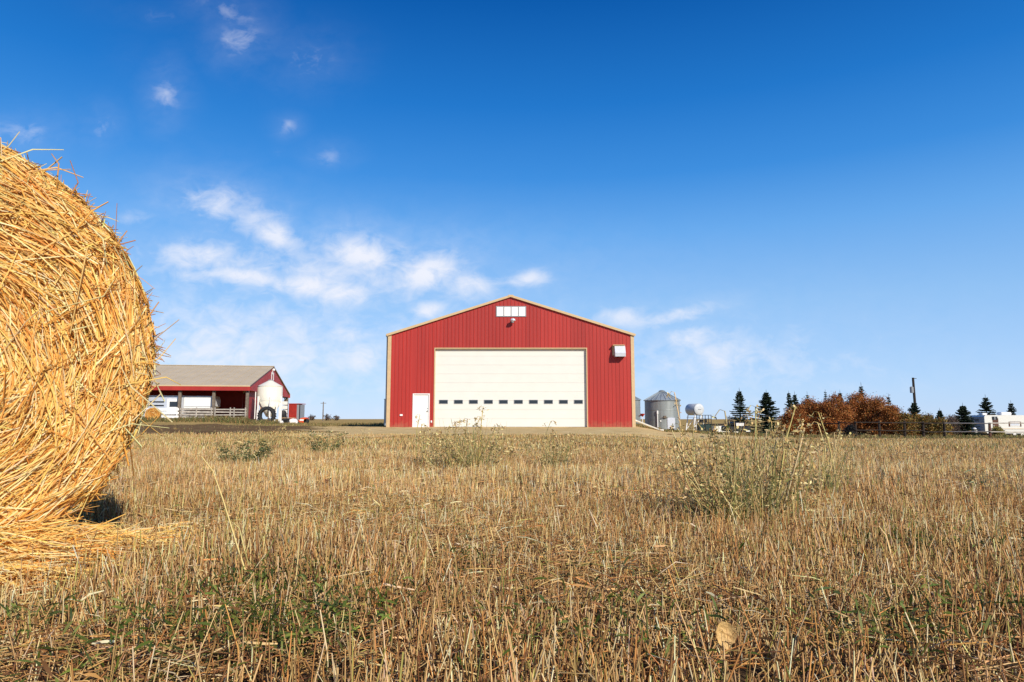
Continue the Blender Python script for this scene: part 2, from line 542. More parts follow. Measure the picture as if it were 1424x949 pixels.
eg = [
    edge_grass(9000, (-34, -6), (17, 62), .03, .13, .026, [1, 3, 6, 1, 3], lambda x, y: in_dirt(x, y) & (patch(x * .6, y * .5) > .55)),
    edge_grass(4200, (-11, 12), (18, 30), .02, .07, .014, [2, 4, 6, 1, 2], lambda x, y: patch(x * .8, y * .6) > .6),
    edge_grass(24000, (-20, 26), (6, 20), .04, .11, .008, [3, 5, 6, 1, 1], lambda x, y: (np.abs(x) < .9 * y) & (patch(x * .5 + 2, y * .6) > .6), .5),
    edge_grass(26000, (-34, 36), (13, 27), .03, .075, .012, [3, 4, 4, 2, 2], off_yard),
    edge_grass(9000, (-46, -23), (62.5, 68.5), .2, .6, .05, [4, 4, 4, 3, 3]),
    edge_grass(2500, (-29, -27), (65, 71), .3, .9, .05, [2, 4, 5, 1, 4]),
    edge_grass(14000, (13, 62), (49.5, 62), .05, .16, .04, [4, 4, 4, 2, 2], lambda x, y: ~in_path(x, y)),
    edge_grass(9000, (30, 74), (60, 78), .12, .42, .06, [3, 4, 5, 1, 2]),
    edge_grass(9000, (9, 30), (44, 72), .08, .24, .05, [3, 4, 5, 2, 2], lambda x, y: ~(in_gravel(x, y) | in_path(x, y))),
    edge_grass(7000, (-26, -7), (46, 75), .08, .25, .04, [1, 3, 6, 1, 1], lambda x, y: ~(in_gravel(x, y) | in_dirt(x, y))),
]
v, q, c = merge(eg)
tag(np_mesh('rough_grass', v, q, c, M['blade']), 'rough green and brown grass along the far edges of the field', 'grass', kind='stuff')


# low green leaves in the stubble of the foreground
def leaf_cards(c, d, L, W, col, droop=.3):
    """pointed leaves, one bend: 4-point blades"""
    n = len(c)
    side = rng.normal(0, .06, (n, 3)) * L[:, None]
    pts = np.stack([c, c + d * (L * .35)[:, None], c + d * (L * .7)[:, None] + side * .5 - np.array([0, 0, 1]) * (droop * .25 * L)[:, None],
                    c + d * L[:, None] + side - np.array([0, 0, 1]) * (droop * .7 * L)[:, None]], 1)
    return blades(pts, W, col, (.25, 1, .85, .06))


GREEN = [(.085, .12, .018), (.14, .17, .028), (.045, .065, .014), (.19, .20, .05), (.22, .10, .03)]
pl = []
spots = [(400, 832, .16, 120), (378, 905, .22, 150), (425, 915, .16, 140), (330, 850, .15, 60), (1232, 775, .19, 240), (1385, 885, .15, 110), (1215, 925, .14, 60), (650, 800, .08, 30),
         (555, 870, .14, 40), (860, 870, .16, 40), (1260, 900, .2, 50), (60, 880, .12, 50), (250, 900, .2, 90), (470, 850, .16, 60), (980, 920, .2, 40), (1050, 790, .2, 40), (760, 930, .2, 40), (150, 940, .2, 50), (1330, 780, .2, 60)]
for (px, py, r, n) in spots:
    n = int(n * 2.6)
    Y = CAMH / max(1e-3, tan(atan((py - 474.5) / F) - PITCH))
    cx = (px - 712) / F * Y / (cos(PITCH)) * 1.0
    x = cx + rng.normal(0, r * .6, n); y = Y + rng.normal(0, r * .6, n)
    az = rng.uniform(0, 2 * pi, n); el = rng.uniform(.1, 1.2, n)
    d = np.stack([np.cos(az) * np.cos(el), np.sin(az) * np.cos(el), np.sin(el)], 1)
    cc = np.stack([x, y, gz(x, y) + rng.uniform(.015, .09, n)], 1)
    pl.append(leaf_cards(cc, d, rng.uniform(.02, .05, n), rng.uniform(.0025, .007, n), palette(n, GREEN, [4, 4, 4, 2, 1])))
# scattered rusty broken leaves
x, y = wedge(900, 1.2, 5); n = len(x)
az = rng.uniform(0, 2 * pi, n); el = rng.uniform(-.2, .9, n)
d = np.stack([np.cos(az) * np.cos(el), np.sin(az) * np.cos(el), np.sin(el)], 1)
pl.append(leaf_cards(np.stack([x, y, gz(x, y) + rng.uniform(.02, .10, n)], 1), d, rng.uniform(.025, .06, n), rng.uniform(.003, .008, n),
                     palette(n, [(.40, .15, .04), (.30, .10, .035), (.50, .26, .07), (.12, .05, .02), (.12, .16, .04)], [4, 2, 2, 2, 3])))
v, q, c = merge(pl)
tag(np_mesh('ground_leaves', v, q, c, M['leaf']), 'low green and rusty weed leaves growing through the foreground stubble', 'ground cover', kind='stuff')

# ------------------------------------------------------------------ the round straw bale
TH = radians(40)
AX = np.array([-sin(TH), cos(TH), 0.])          # into the bale
TX = np.array([cos(TH), sin(TH), 0.])           # to the right along the face
UP = np.array([0, 0, 1.])
BR, BW = .75, 1.25
BC = np.array([-1.915, 2.05, BR - .02])
STR = [(.90, .51, .135), (.90, .60, .20), (.86, .41, .085), (.90, .73, .38), (.66, .28, .055), (.42, .17, .035)]
SW = [6, 7, 4, 4.5, 1.4, .4]
bale = thing('straw_bale', 'huge golden round straw bale at the left edge of the picture', 'straw bale', tuple(BC - np.array([0, 0, BR - .03]) + AX * .6))


def bump(u, w):
    return .020 * np.sin(u * 9 + 2 * np.sin(w * 5)) * np.sin(w * 8 + 1.3) + .014 * np.sin(u * 21 + w * 13) + .012 * np.sin(w * 27 - u * 8 + 2 * np.sin(u * 6))


nr, na = 60, 160
prof = []
for i in range(24): prof.append((BR * .90 * i / 23, 0.0))
for i in range(1, 9):
    a = i / 8 * pi / 2; prof.append((BR * .90 + .07 * sin(a), .075 * (1 - cos(a))))
for i in range(1, 14): prof.append((BR * .90 + .07, .075 + (BW - .15) * i / 13))
for i in range(1, 9):
    a = i / 8 * pi / 2; prof.append((BR * .90 + .07 * cos(a), BW - .075 * (1 - sin(a))))
for i in range(1, 12): prof.append((BR * .90 * (1 - i / 11), BW))
vs = []
for (r, h) in prof:
    for k in range(na):
        a = 2 * pi * k / na
        u, w = cos(a) * r, sin(a) * r
        f = bump(u + h, w + h * .7)
        rr = r + (f * .9 - .012 + .012 * sin(a * 9 + 1) if r > .5 else 0)
        vs.append(BC + TX * cos(a) * rr + UP * sin(a) * rr + AX * (h + .012 - (f if h < .1 else -f * .3)))
vs = np.array(vs); vs[:, 2] = np.maximum(vs[:, 2], .0)
m_ = len(prof)
i = np.arange(m_ - 1)[:, None] * na; k = np.arange(na)[None]; k2 = (k + 1) % na
q = np.stack([i + k, i + k2, i + na + k2, i + na + k], -1).reshape(-1, 4)
core = np_mesh('core', vs, q, None, M['hay'], bale)
core.data.polygons.foreach_set('use_smooth', [True] * len(core.data.polygons))


def arc_straws(n, rmin, rmax, lmin, lmax, wmin, wmax, out=(0., .03), jit=.38, wild=.12):
    """stalks laid round the bale's end, following its swirl"""
    r = np.sqrt(rng.uniform(rmin ** 2, rmax ** 2, n)); a = rng.uniform(0, 2 * pi, n)
    u, w = r * np.cos(a), r * np.sin(a)
    dirn = jit * .9 * np.sin(u * 7 + 3 * np.sin(w * 4 + 1)) * .7 + rng.normal(0, jit, n)
    wl = rng.random(n) < wild
    dirn = np.where(wl, rng.uniform(-pi / 2, pi / 2, n), dirn)
    L = rng.uniform(lmin, lmax, n)
    tu, tw = -np.sin(a), np.cos(a)
    du = tu * np.cos(dirn) + np.cos(a) * np.sin(dirn); dw = tw * np.cos(dirn) + np.sin(a) * np.sin(dirn)
    pitch = rng.normal(0, .06, n) + np.where(wl, .12, 0)
    lay = rng.uniform(out[0], out[1], n) + bump(u, w)
    pts = []
    for t in (-.5, -.17, .17, .5):
        uu = u + du * L * t; ww = w + dw * L * t
        rr = np.hypot(uu, ww)
        bend = (r ** 2 + (L * t) ** 2) ** .5 - r               # curl inward round the centre
        uu -= np.cos(a) * bend * .8; ww -= np.sin(a) * bend * .8
        rr = np.hypot(uu, ww)
        over = np.clip(rr - BR * .90, 0, 1)
        hh = -lay + L * t * pitch + over * over * 5.0
        lim = .752 + .014 * np.sin(a * 9 + 1) + .009 * np.sin(a * 23) + .006 * np.sin(a * 57)
        s = np.where(rr > lim, lim / rr, 1.)
        uu, ww = uu * s, ww * s
        pts.append(BC[None] + TX[None] * uu[:, None] + UP[None] * ww[:, None] + AX[None] * hh[:, None])
    pts = np.stack(pts, 1)
    pts[:, :, 2] = np.maximum(pts[:, :, 2], .01)
    return blades(pts, rng.uniform(wmin, wmax, n), palette(n, STR, SW, .10), (.9, 1, .95, .7), False, -AX)


def side_straws(n):
    a = rng.uniform(0, 2 * pi, n); h = rng.uniform(.03, BW - .03, n); L = rng.uniform(.08, .26, n)
    dirn = rng.normal(0, .35, n); rad = BR * .90 + .07 + rng.uniform(-.005, .022, n)
    pts = []
    for t in (-.5, -.17, .17, .5):
        aa = a + L * t * np.cos(dirn) / rad; hh = np.clip(h + L * t * np.sin(dirn), -.02, BW)
        pts.append(BC[None] + (TX[None] * np.cos(aa)[:, None] + UP[None] * np.sin(aa)[:, None]) * rad[:, None] + AX[None] * hh[:, None])
    pts = np.stack(pts, 1); pts[:, :, 2] = np.maximum(pts[:, :, 2], .01)
    return blades(pts, rng.uniform(.003, .006, n), palette(n, STR, SW, .2), (.9, 1, .95, .6), True)


def stray_straws(n, lmin=.06, lmax=.2):
    """ends sticking out round the rim"""
    a = rng.uniform(-pi / 2, pi, n); h = np.abs(rng.normal(.06, .10, n)); L = rng.uniform(lmin, lmax, n)
    rad = BR - .012 + .016 * np.sin(a * 9 + 1) + .010 * np.sin(a * 23)
    er = TX[None] * np.cos(a)[:, None] + UP[None] * np.sin(a)[:, None]
    et = -TX[None] * np.sin(a)[:, None] + UP[None] * np.cos(a)[:, None]
    sgn = rng.choice([-1, 1], n)
    ang = rng.uniform(.12, 1.15, n)
    d = er * np.sin(ang)[:, None] + et * (sgn * np.cos(ang))[:, None] + AX[None] * rng.normal(-.1, .35, n)[:, None]
    d = norm(d)
    b = BC[None] + er * rad[:, None] + AX[None] * h[:, None] - d * .04
    kink = rng.normal(0, .12, (n, 3)) * L[:, None]
    pts = np.stack([b, b + d * (L * .4)[:, None], b + d * (L * .75)[:, None] + kink * .4, b + d * L[:, None] + kink], 1)
    pts[:, :, 2] = np.maximum(pts[:, :, 2], .01)
    return blades(pts, rng.uniform(.002, .0042, n), palette(n, STR, [4, 4, 5, 2, 5, 3], .2), (1, 1, .9, .6), True)


def face_stray(n):
    """loose stalks lifting off the face"""
    r = np.sqrt(rng.uniform(.1, .55, n)); a = rng.uniform(-pi / 2, pi / 2, n)
    u, w = r * np.cos(a), r * np.sin(a); L = rng.uniform(.12, .34, n); dr = rng.uniform(0, pi, n)
    d = TX[None] * np.cos(dr)[:, None] + UP[None] * np.sin(dr)[:, None] - AX[None] * rng.uniform(.0, .22, n)[:, None]
    d = norm(d)
    b = BC[None] + TX[None] * u[:, None] + UP[None] * w[:, None] - AX[None] * (.03 + bump(u, w))[:, None] - d * (L * .5)[:, None]
    k = rng.normal(0, .03, (n, 3))
    pts = np.stack([b, b + d * (L * .35)[:, None] + k * .5, b + d * (L * .7)[:, None] + k, b + d * L[:, None]], 1)
    pts[:, :, 2] = np.maximum(pts[:, :, 2], .01)
    return blades(pts, rng.uniform(.003, .006, n), palette(n, STR, [4, 6, 3, 5, 2, 1], .12), (1, 1, .95, .7), True)


v, q, c = merge([arc_straws(26000, .05, BR * .99, .06, .19, .0024, .0052, (0., .018), .34, .12), arc_straws(17000, .3, BR * 1.0, .04, .12, .002, .0048, (.006, .020), .5, .2),
                 arc_straws(2600, .3, BR * .95, .2, .40, .003, .005, (.015, .04), .3, .1),
                 side_straws(17000), stray_straws(3000, .035, .10), stray_straws(130, .08, .15), stray_straws(12, .12, .22), face_stray(200)])
tag(np_mesh('straw', v, q, c, M['straw'], bale), kind='stuff')

# straw spilled at the foot of the bale
n = 11000
sa = rng.uniform(-.95, .92, n); bend_ = sstep(sa, .3, .95)
oo = .07 - .32 * bend_ + rng.normal(0, .10, n) * (1 - .35 * bend_)
x = -1.9 + TX[0] * sa - AX[0] * oo; y = 2.05 + TX[1] * sa - AX[1] * oo
hmax = (.125 * np.exp(-((oo - .02) / .14) ** 2) + .03) * (1 - .7 * bend_)
zt = .02 + hmax * np.sqrt(rng.random(n))
L = rng.uniform(.10, .36, n); az = rng.normal(.12, .55, n) + np.where(rng.random(n) < .2, rng.uniform(-1.5, 1.5, n), 0); el = rng.normal(.03, .16, n)
d = np.stack([np.cos(az) * np.cos(el), np.sin(az) * np.cos(el), np.sin(el)], 1)
cc = np.stack([x, y, zt], 1)
sag = rng.normal(0, .07, (n, 3)) * L[:, None]
pts = np.stack([cc + d * (L * t_)[:, None] + sag * (1 - 4 * t_ * t_) for t_ in (-.5, -.17, .17, .5)], 1)
pts[:, :, 2] = np.maximum(pts[:, :, 2], .012)
v, q, c = blades(pts, rng.uniform(.0022, .0046, n), palette(n, STR, [5, 7, 3, 5, 1, .2], .10), (.8, 1, 1, .6), False, np.array([.2, -.75, .65]))
tag(np_mesh('spilled_straw', v, q, c, M['straw']), 'loose golden straw spilled on the stubble along the foot of the big bale', 'straw', kind='stuff')

# ------------------------------------------------------------------ the red barn
BY = 41.6
bx = lambda px: P(px, 583, BY).x
bz = lambda py: P(712, py, BY).z
XL, XR, XM = bx(537.6), bx(883.4), bx(710.2)
ZE, ZP = bz(465.0), bz(411.2)
DEP = 24.
barn = thing('red_barn', 'large red metal barn with a wide white overhead door, centre of the picture', 'barn', (XM, BY, 0))
DX0, DX1, DZ = bx(603), bx(817.5), bz(484)          # overhead door opening
WX0, WX1, WZ = bx(573.6), bx(597.2), bz(547.5)      # walk door
roofz = lambda x: ZP - (ZP - ZE) * abs(x - XM) / (XR - XM)


def wallpieces(x0, x1):
    """vertical spans of siding between x0 and x1 (top follows the gable)"""
    xm = (x0 + x1) / 2
    lo = 0.
    if DX0 < xm < DX1: lo = DZ
    elif WX0 < xm < WX1: lo = WZ
    return lo


mb = MB()
RIB = .2286
cuts = sorted(set([XL, XR, XM, DX0, DX1, WX0, WX1] + [XL + RIB * i for i in range(1, int((XR - XL) / RIB) + 1)]))
for x0, x1 in zip(cuts, cuts[1:]):
    lo = wallpieces(x0, x1)
    mb.add([(x0, BY, lo), (x1, BY, lo), (x1, BY, roofz(x1)), (x0, BY, roofz(x0))], [(0, 1, 2, 3)])
for i in range(1, int((XR - XL) / RIB) + 1):
    x = XL + RIB * i
    if any(abs(x - e) < .045 for e in (DX0, DX1, WX0, WX1)): continue
    lo = wallpieces(x - .01, x + .01); zt = roofz(x) - .03
    a, b, dpt = .035, .017, .024
    mb.add([(x - a, BY - .002, lo), (x - b, BY - dpt, lo), (x + b, BY - dpt, lo), (x + a, BY - .002, lo),
            (x - a, BY - .002, zt), (x - b, BY - dpt, zt), (x + b, BY - dpt, zt), (x + a, BY - .002, zt)],
           [(0, 1, 5, 4), (1, 2, 6, 5), (2, 3, 7, 6), (0, 3, 2, 1)])
    for s in (-.085, .085):                            # two small stiffening ribs on each flat
        xs_ = x + s + (.0 if s < 0 else 0)
        if any(abs(xs_ - e) < .03 for e in (DX0, DX1, WX0, WX1)): continue
        l2 = wallpieces(xs_ - .01, xs_ + .01)
        mb.add([(xs_ - .012, BY - .001, l2), (xs_, BY - .005, l2), (xs_ + .012, BY - .001, l2), (xs_ - .012, BY - .001, zt - .03), (xs_, BY - .005, zt - .03), (xs_ + .012, BY - .001, zt - .03)],
               [(0, 1, 4, 3), (1, 2, 5, 4)])
mb.build('front_wall', M['red'], barn)
for nm, x in (('side_wall', XL), ('side_wall', XR)):
    s = -1 if x == XL else 1
    w = MB().box((x - .004 if s < 0 else x - .10, BY + .03, 0), (x + .10 if s < 0 else x + .004, BY + DEP - .02, ZE - .02))
    for i in range(1, int(DEP / RIB)):
        y = BY + RIB * i
        w.box((x + s * .004, y - .02, .01), (x + s * .026, y + .02, ZE - .04))
    w.build(nm, M['red'], barn)
MB().prism([(XL + .1, 0), (XR - .1, 0), (XR - .1, ZE - .05), (XM, ZP - .08), (XL + .1, ZE - .05)], BY + DEP - .12, BY + DEP - .02).build('rear_wall', M['red'], barn)
for s, xe in ((-1, XL - .10), (1, XR + .10)):
    ze = roofz(XL) - .03
    r = MB().add([(XM, BY - .12, ZP + .03), (xe, BY - .12, ze + .03), (xe, BY + DEP, ze + .03), (XM, BY + DEP, ZP + .03),
                  (XM, BY - .12, ZP + .005), (xe, BY - .12, ze + .005), (xe, BY + DEP, ze + .005), (XM, BY + DEP, ZP + .005)],
                 [(0, 1, 2, 3), (7, 6, 5, 4), (0, 4, 5, 1), (1, 5, 6, 2), (2, 6, 7, 3), (3, 7, 4, 0)])
    for i in range(1, int(DEP / .3)):
        y = BY + .3 * i
        r.bar((XM, y, ZP + .04), (xe, y, ze + .04), .05, .03)
    r.build('roof', M['roof'], barn)
    # rake trim
    t0 = Vector((XM + s * .02, BY - .075, ZP - .055)); t1 = Vector((xe, BY - .075, ze - .055))
    rk = MB().bar(t0, t1, .13, .125)
    rk.build('rake_trim', M['tan'], barn)
MB().box((XM - .16, BY - .15, ZP - .115), (XM + .16, BY - .142, ZP + .02)).build('peak_cap', M['tan'], barn)
for x0, x1 in ((XL - .012, XL + .205), (XR - .19, XR + .012)):
    ct = MB().box((x0, BY - .045, 0.01), (x1, BY - .026, ZE - .06))
    ct.box((x0 if x0 < 0 else x1 - .02, BY - .026, .01), (x0 + .02 if x0 < 0 else x1, BY + .2, ZE - .06)).build('corner_trim', M['tan'], barn)
MB().box((XL - .13, BY - .10, ZE - .16), (XL - .015, BY + DEP, ZE - .05)).tube([(XL - .07, BY + .12, ZE - .12), (XL - .07, BY + .12, .3), (XL - .07, BY - .05, .12)], .05, 8).build('gutter', M['grey'], barn)
# overhead door
DY = BY + .17
od = MB()
nsec = 9; zh = (DZ + .05) / nsec
for i in range(nsec):
    od.box((DX0 - .02, DY, i * zh + (.004 if i else .0)), (DX1 + .02, DY + .06, (i + 1) * zh - .003))
od.box((DX0, DY + .02, 0.01), (DX1, DY + .05, DZ))
door = od.build('overhead_door', M['cream'], barn)
MB().box((DX0 + .04, DY - .01, .0), (DX1 - .04, DY - .002, .05)).build('weather_seal', M['black'], door)
for i in range(10):
    cx = bx(616 + 21.0 * i); cz = bz(559.0); hw, hh = .275, .125
    fr = MB()
    for lo, hi in (((cx - hw, cz - hh), (cx + hw, cz - hh + .025)), ((cx - hw, cz + hh - .025), (cx + hw, cz + hh)), ((cx - hw, cz - hh + .025), (cx - hw + .025, cz + hh - .025)), ((cx + hw - .025, cz - hh + .025), (cx + hw, cz + hh - .025))):
        fr.box((lo[0], DY - .022, lo[1]), (hi[0], DY - .001, hi[1]))
    w = fr.build('window', M['grey'], door)
    MB().box((cx - hw + .025, DY - .010, cz - hh + .025), (cx + hw - .025, DY - .004, cz + hh - .025)).build('pane', M['glass'], w)
jm = MB()
jm.box((DX0 - .004, BY - .034, 0), (DX0 + .05, DY - .004, DZ - .05)).box((DX1 - .05, BY - .034, 0), (DX1 + .004, DY - .004, DZ - .05)).box((DX0 - .004, BY - .034, DZ - .05), (DX1 + .004, DY - .004, DZ + .004))
jm.build('door_frame', M['tan'], barn)
# walk door
wd = MB().box((WX0 + .06, BY + .04, .03), (WX1 - .06, BY + .09, WZ - .06)).build('walk_door', M['white'], barn)
MB().box((WX0, BY - .03, 0), (WX0 + .06, BY + .1, WZ)).box((WX1 - .06, BY - .03, 0), (WX1, BY + .1, WZ)).box((WX0 + .06, BY - .03, WZ - .06), (WX1 - .06, BY + .1, WZ)).build('frame', M['white'], wd)
MB().lathe((WX1 - .13, BY + .04, 1.0), [(.012, 0), (.012, .03), (.035, .035), (.04, .06), (.02, .075)], 12, (0, -1, 0)).build('handle', M['steel'], wd)
MB().lathe((WX1 - .13, BY + .04, 1.15), [(.03, 0), (.03, .012)], 12, (0, -1, 0)).build('deadbolt', M['steel'], wd)
# gable window of four translucent panels
gx0, gx1, gz0, gz1 = bx(690), bx(731.5), bz(440), bz(426.8)
gw = MB()
pw = (gx1 - gx0) / 4
for i in range(5):
    x = gx0 + pw * i
    gw.box((x - .025, BY - .045, gz0 - .03), (x + .025, BY - .001, gz1 + .03))
for i in range(4):
    gw.box((gx0 + pw * i + .025, BY - .045, gz0 - .03), (gx0 + pw * (i + 1) - .025, BY - .001, gz0 + .01)).box((gx0 + pw * i + .025, BY - .045, gz1 - .01), (gx0 + pw * (i + 1) - .025, BY - .001, gz1 + .03))
gwo = gw.build('gable_window', M['grey'], barn)
for i in range(4):
    MB().box((gx0 + pw * i + .03, BY - .034, gz0 + .012), (gx0 + pw * (i + 1) - .03, BY - .026, gz1 - .012)).build('pane', M['white'], gwo)
# gable lamp
lx, lz = bx(712.5), bz(447.5)
lamp = MB().box((lx - .09, BY - .06, lz - .07), (lx + .09, BY - .02, lz + .12)).tube([(lx, BY - .04, lz + .06), (lx + .02, BY - .2, lz + .12), (lx + .04, BY - .32, lz + .08)], .03, 8).build('gable_lamp', M['grey'], barn)
MB().lathe((lx + .04, BY - .36, lz + .05), [(.05, .10), (.13, .06), (.17, -.06), (.15, -.07), (.10, .02)], 18).build('lamp_shade', M['bright'], lamp, True)
# exhaust hood
hx0, hx1 = bx(854), bx(870); hz0, hz1 = bz(497), bz(481.5)
hood = MB().prism([(BY - .006, hz1), (BY - .30, hz1 - .02), (BY - .52, hz0 + .22), (BY - .50, hz0), (BY - .006, hz0)], hx0 + .06, hx1 - .0, 0).build('exhaust_hood', M['bright'], barn)
MB().box((hx0 - .04, BY - .36, hz1 + .002), (hx1 - .04, BY - .004, hz1 + .045)).box((hx0 - .04, BY - .045, hz0 + .1), (hx0 + .056, BY - .004, hz1)).build('hood_flange', M['tan'], hood)
MB().box((hx0 + .1, BY - .46, hz0 - .012), (hx1 - .04, BY - .05, hz0 - .004)).build('outlet', M['black'], hood)
MB().bevbox((bx(556), BY - .07, bz(578.8)), (bx(560), BY - .025, bz(576.3)), .012).build('outlet_box', M['white'], barn)
MB().bevbox((bx(599), BY - .06, bz(588)), (bx(601), BY - .025, bz(585)), .01).build('tap_box', M['white'], barn)
for xa_, xb_ in ((XL + .24, WX0 - .02), (WX1 + .02, DX0 - .02), (DX1 + .02, XR - .22)):
    MB().box((xa_, BY - .05, -.05), (xb_, BY + .02, .015)).build('base_flashing', M['tan'], barn)
MB().box((XL + .1, BY + .2, -.05), (XR - .1, BY + DEP - .15, .02)).build('floor_slab', M['concrete'], barn)
# pale pole behind the barn's left corner, downspout at right
pp = P(536, 556, 52); b0 = G(536, 52)
tag(MB().box((b0.x - .09, 51.9, b0.z - .05), (b0.x + .09, 52.1, pp.z)).box((b0.x - .12, 51.87, pp.z + .001), (b0.x + .12, 52.13, pp.z + .05)).build('post', M['offwhite']), 'pale post just behind the left corner of the red barn', 'post')
a = P(884.5, 585.5, 43.); e = P(918, 600.2, 48)
tag(MB().tube([(a.x - .1, a.y, a.z + .05), a, (e.x, e.y, gzf(e.x, e.y) + .06), (e.x + .25, e.y + .1, gzf(e.x, e.y) + .05)], .065, 8).build('drain_pipe', M['offwhite']), 'pale drain pipe sloping from the barn corner down to the gravel', 'drain pipe')

# ------------------------------------------------------------------ open shed at left
SO = Vector((P(345, 583, 72).x, 72, 0))
SF = Vector((P(400, 583, 96).x, 96, 0))
SW_ = (SF - SO).length
SU = (SF - SO).normalized(); SV = Vector((-SU.y, SU.x, 0)); SV = SV if SV.x < 0 else -SV
shed = thing('open_shed', 'long open-fronted red shed with a tan metal roof, left of the barn', 'shed', tuple(SO))
tfs = lambda p: SO + SU * p.x + SV * p.y + Vector((0, 0, p.z))
EZ = P(345, 535.2, 72).z; RZ = P(375, 509.7, (72 + 96) / 2).z
LEN = 36.
UM = SW_ / 2
for s in (0, 1):
    u0 = -.45 if s == 0 else SW_ + .45
    ez = EZ - .1
    r = MB(tfs).add([(u0, -.15, ez), (UM, -.15, RZ), (UM, LEN, RZ), (u0, LEN, ez), (u0, -.15, ez - .05), (UM, -.15, RZ - .05), (UM, LEN, RZ - .05), (u0, LEN, ez - .05)],
                    [(0, 1, 2, 3), (7, 6, 5, 4), (0, 3, 7, 4), (0, 4, 5, 1), (2, 6, 7, 3)])
    for i in range(int(LEN / .9)):
        vv = .3 + .9 * i
        r.bar((u0, vv, ez + .012), (UM, vv, RZ + .012), .05, .03)
    r.build('roof', M['roof'], shed)
    MB(tfs).box((u0 - .02, -.15, ez - .55), (u0 + .02, LEN, ez - .13)).build('fascia', M['red'], shed)
    MB(tfs).box((u0 - .035, -.17, ez - .13), (u0 + .03, LEN, ez - .052)).build('eave_trim', M['tan'], shed)
MB(tfs).bar((UM, -.2, RZ + .02), (UM, LEN, RZ + .02), .4, .05).build('ridge_cap', M['roof'], shed)
for vv in (0.0, LEN - .1):
    g = MB(tfs).add([(-.3, vv, EZ - .60), (SW_ + .3, vv, EZ - .60), (SW_ + .3, vv, EZ - .20), (UM, vv, RZ - .08), (-.3, vv, EZ - .20),
                     (-.3, vv + .08, EZ - .60), (SW_ + .3, vv + .08, EZ - .60), (SW_ + .3, vv + .08, EZ - .20), (UM, vv + .08, RZ - .08), (-.3, vv + .08, EZ - .20)],
                    [(0, 1, 2, 3, 4), (9, 8, 7, 6, 5), (0, 5, 6, 1), (1, 6, 7, 2), (2, 7, 8, 3), (3, 8, 9, 4), (4, 9, 5, 0)])
    if vv == 0:
        for i in range(1, 45):
            u = i * SW_ / 45
            zt = EZ - .2 + (RZ - EZ + .1) * (1 - abs(u - UM) / UM)
            g.box((u - .03, -.02, EZ - .58), (u + .03, .0, zt - .1))
    g.build('gable_panel', M['red'], shed)
gp = MB(tfs)
gp.box((UM - .18, -.06, RZ - 1.0), (UM + .18, -.02, RZ - .55)).build('gable_vent', M['white'], shed)
MB(tfs).lathe((UM, -.12, RZ - .42), [(.05, -.14), (.17, -.10), (.17, .12), (.04, .16)], 10).build('yard_lamp', M['white'], shed)
for u in (UM - .62, UM + .55):
    MB(tfs).box((u - .14, -.06, RZ - 1.75), (u + .14, -.022, RZ - .75)).build('sign_board', M['white'], shed)
for i in range(int(LEN / 3.34) + 1):
    vv = .02 + 3.34 * i
    MB(tfs).box((-.14, vv, -.3), (.14, vv + .28, EZ - .15)).build('post', M['wood'], shed)
MB(tfs).box((SW_ - .2, .02, -.3), (SW_ + .16, .36, EZ - .2)).build('post', M['wood'], shed)
MB(tfs).box((7.1, .06, -.3), (7.35, .30, EZ - .55)).build('corner_trim', M['tan'], shed)
MB(tfs).box((.5, .42, -.3), (7.1, .5, EZ - .3)).build('end_wall', M['darkred'], shed)
MB(tfs).box((SW_ - .3, 5.5, -.3), (SW_ - .2, LEN, EZ - .1)).build('rear_wall', M['darkred'], shed)
MB(tfs).box((8.8, 2.6, -.3), (8.9, LEN, EZ + .6)).build('partition_wall', M['darkred'], shed)
MB(tfs).box((.2, LEN - .2, -.3), (SW_ - .3, LEN - .12, EZ - .3)).build('far_end_wall', M['darkred'], shed)
MB(tfs).bar((SW_ - .1, .2, EZ - 2.2), (SW_ - 2.1, .2, EZ - .5), .12).build('brace', M['wood'], shed)

# horse trailer parked in the shed
ht = thing('horse_trailer', 'white and grey stock trailer parked inside the open shed', 'trailer', tuple(tfs(Vector((1.5, 8, 0)))))
h0 = .6                                   # u of its near side
topz = P(275, 552.3, 75).z
vA = 3.55; vB = 6.6; vC = 14.5             # nose, divider, tail
MB(tfs).prism([(vA + .25, 1.66), (vB, 1.66), (vB, topz), (vA + .1, topz), (vA, topz - .35), (vA, 1.85)], h0, h0 + 2.2, 0).build('nose', M['white'], ht)
MB(tfs).box((h0, vB + .01, .6), (h0 + 2.2, vC, topz - .08)).build('body', M['bright'], ht)
MB(tfs).box((h0 - .03, vB - .03, topz - .06), (h0 + 2.23, vC, topz + .03)).build('roof', M['white'], ht)
for j in range(3):
    for (va, vb) in ((8.55, 9.95), (10.1, 11.5), (11.65, 13.05)):
        MB(tfs).box((h0 - .012, va, 1.45 + j * .38), (h0 - .003, vb, 1.45 + j * .38 + .15)).build('vent_slot', M['black'], ht)
dr = MB(tfs).box((h0 - .03, 6.9, .85), (h0 - .004, 8.25, topz - .3)).build('door', M['white'], ht)
MB(tfs).bevbox((h0 - .045, 7.2, topz - 1.15), (h0 - .031, 8.0, topz - .6), .006).build('window', M['glass'], dr)
MB(tfs).box((h0 - .02, vA + .3, 1.80), (h0 - .004, vB - .05, 1.84)).build('trim_line', M['grey'], ht)
for vv in (10.2, 11.3):
    w = MB(tfs).lathe((h0 - .02, vv, .4), [(.12, 0), (.38, .0), (.4, .05), (.4, .18), (.37, .22), (.1, .22)], 20, (1, 0, 0)).build('wheel', M['rubber'], ht)
    MB(tfs).lathe((h0 - .04, vv, .4), [(.20, 0), (.22, .015)], 16, (1, 0, 0)).build('rim', M['bright'], w)
MB(tfs).box((h0 - .06, 9.6, .84), (h0 + .3, 11.9, .9)).build('fender', M['bright'], ht)
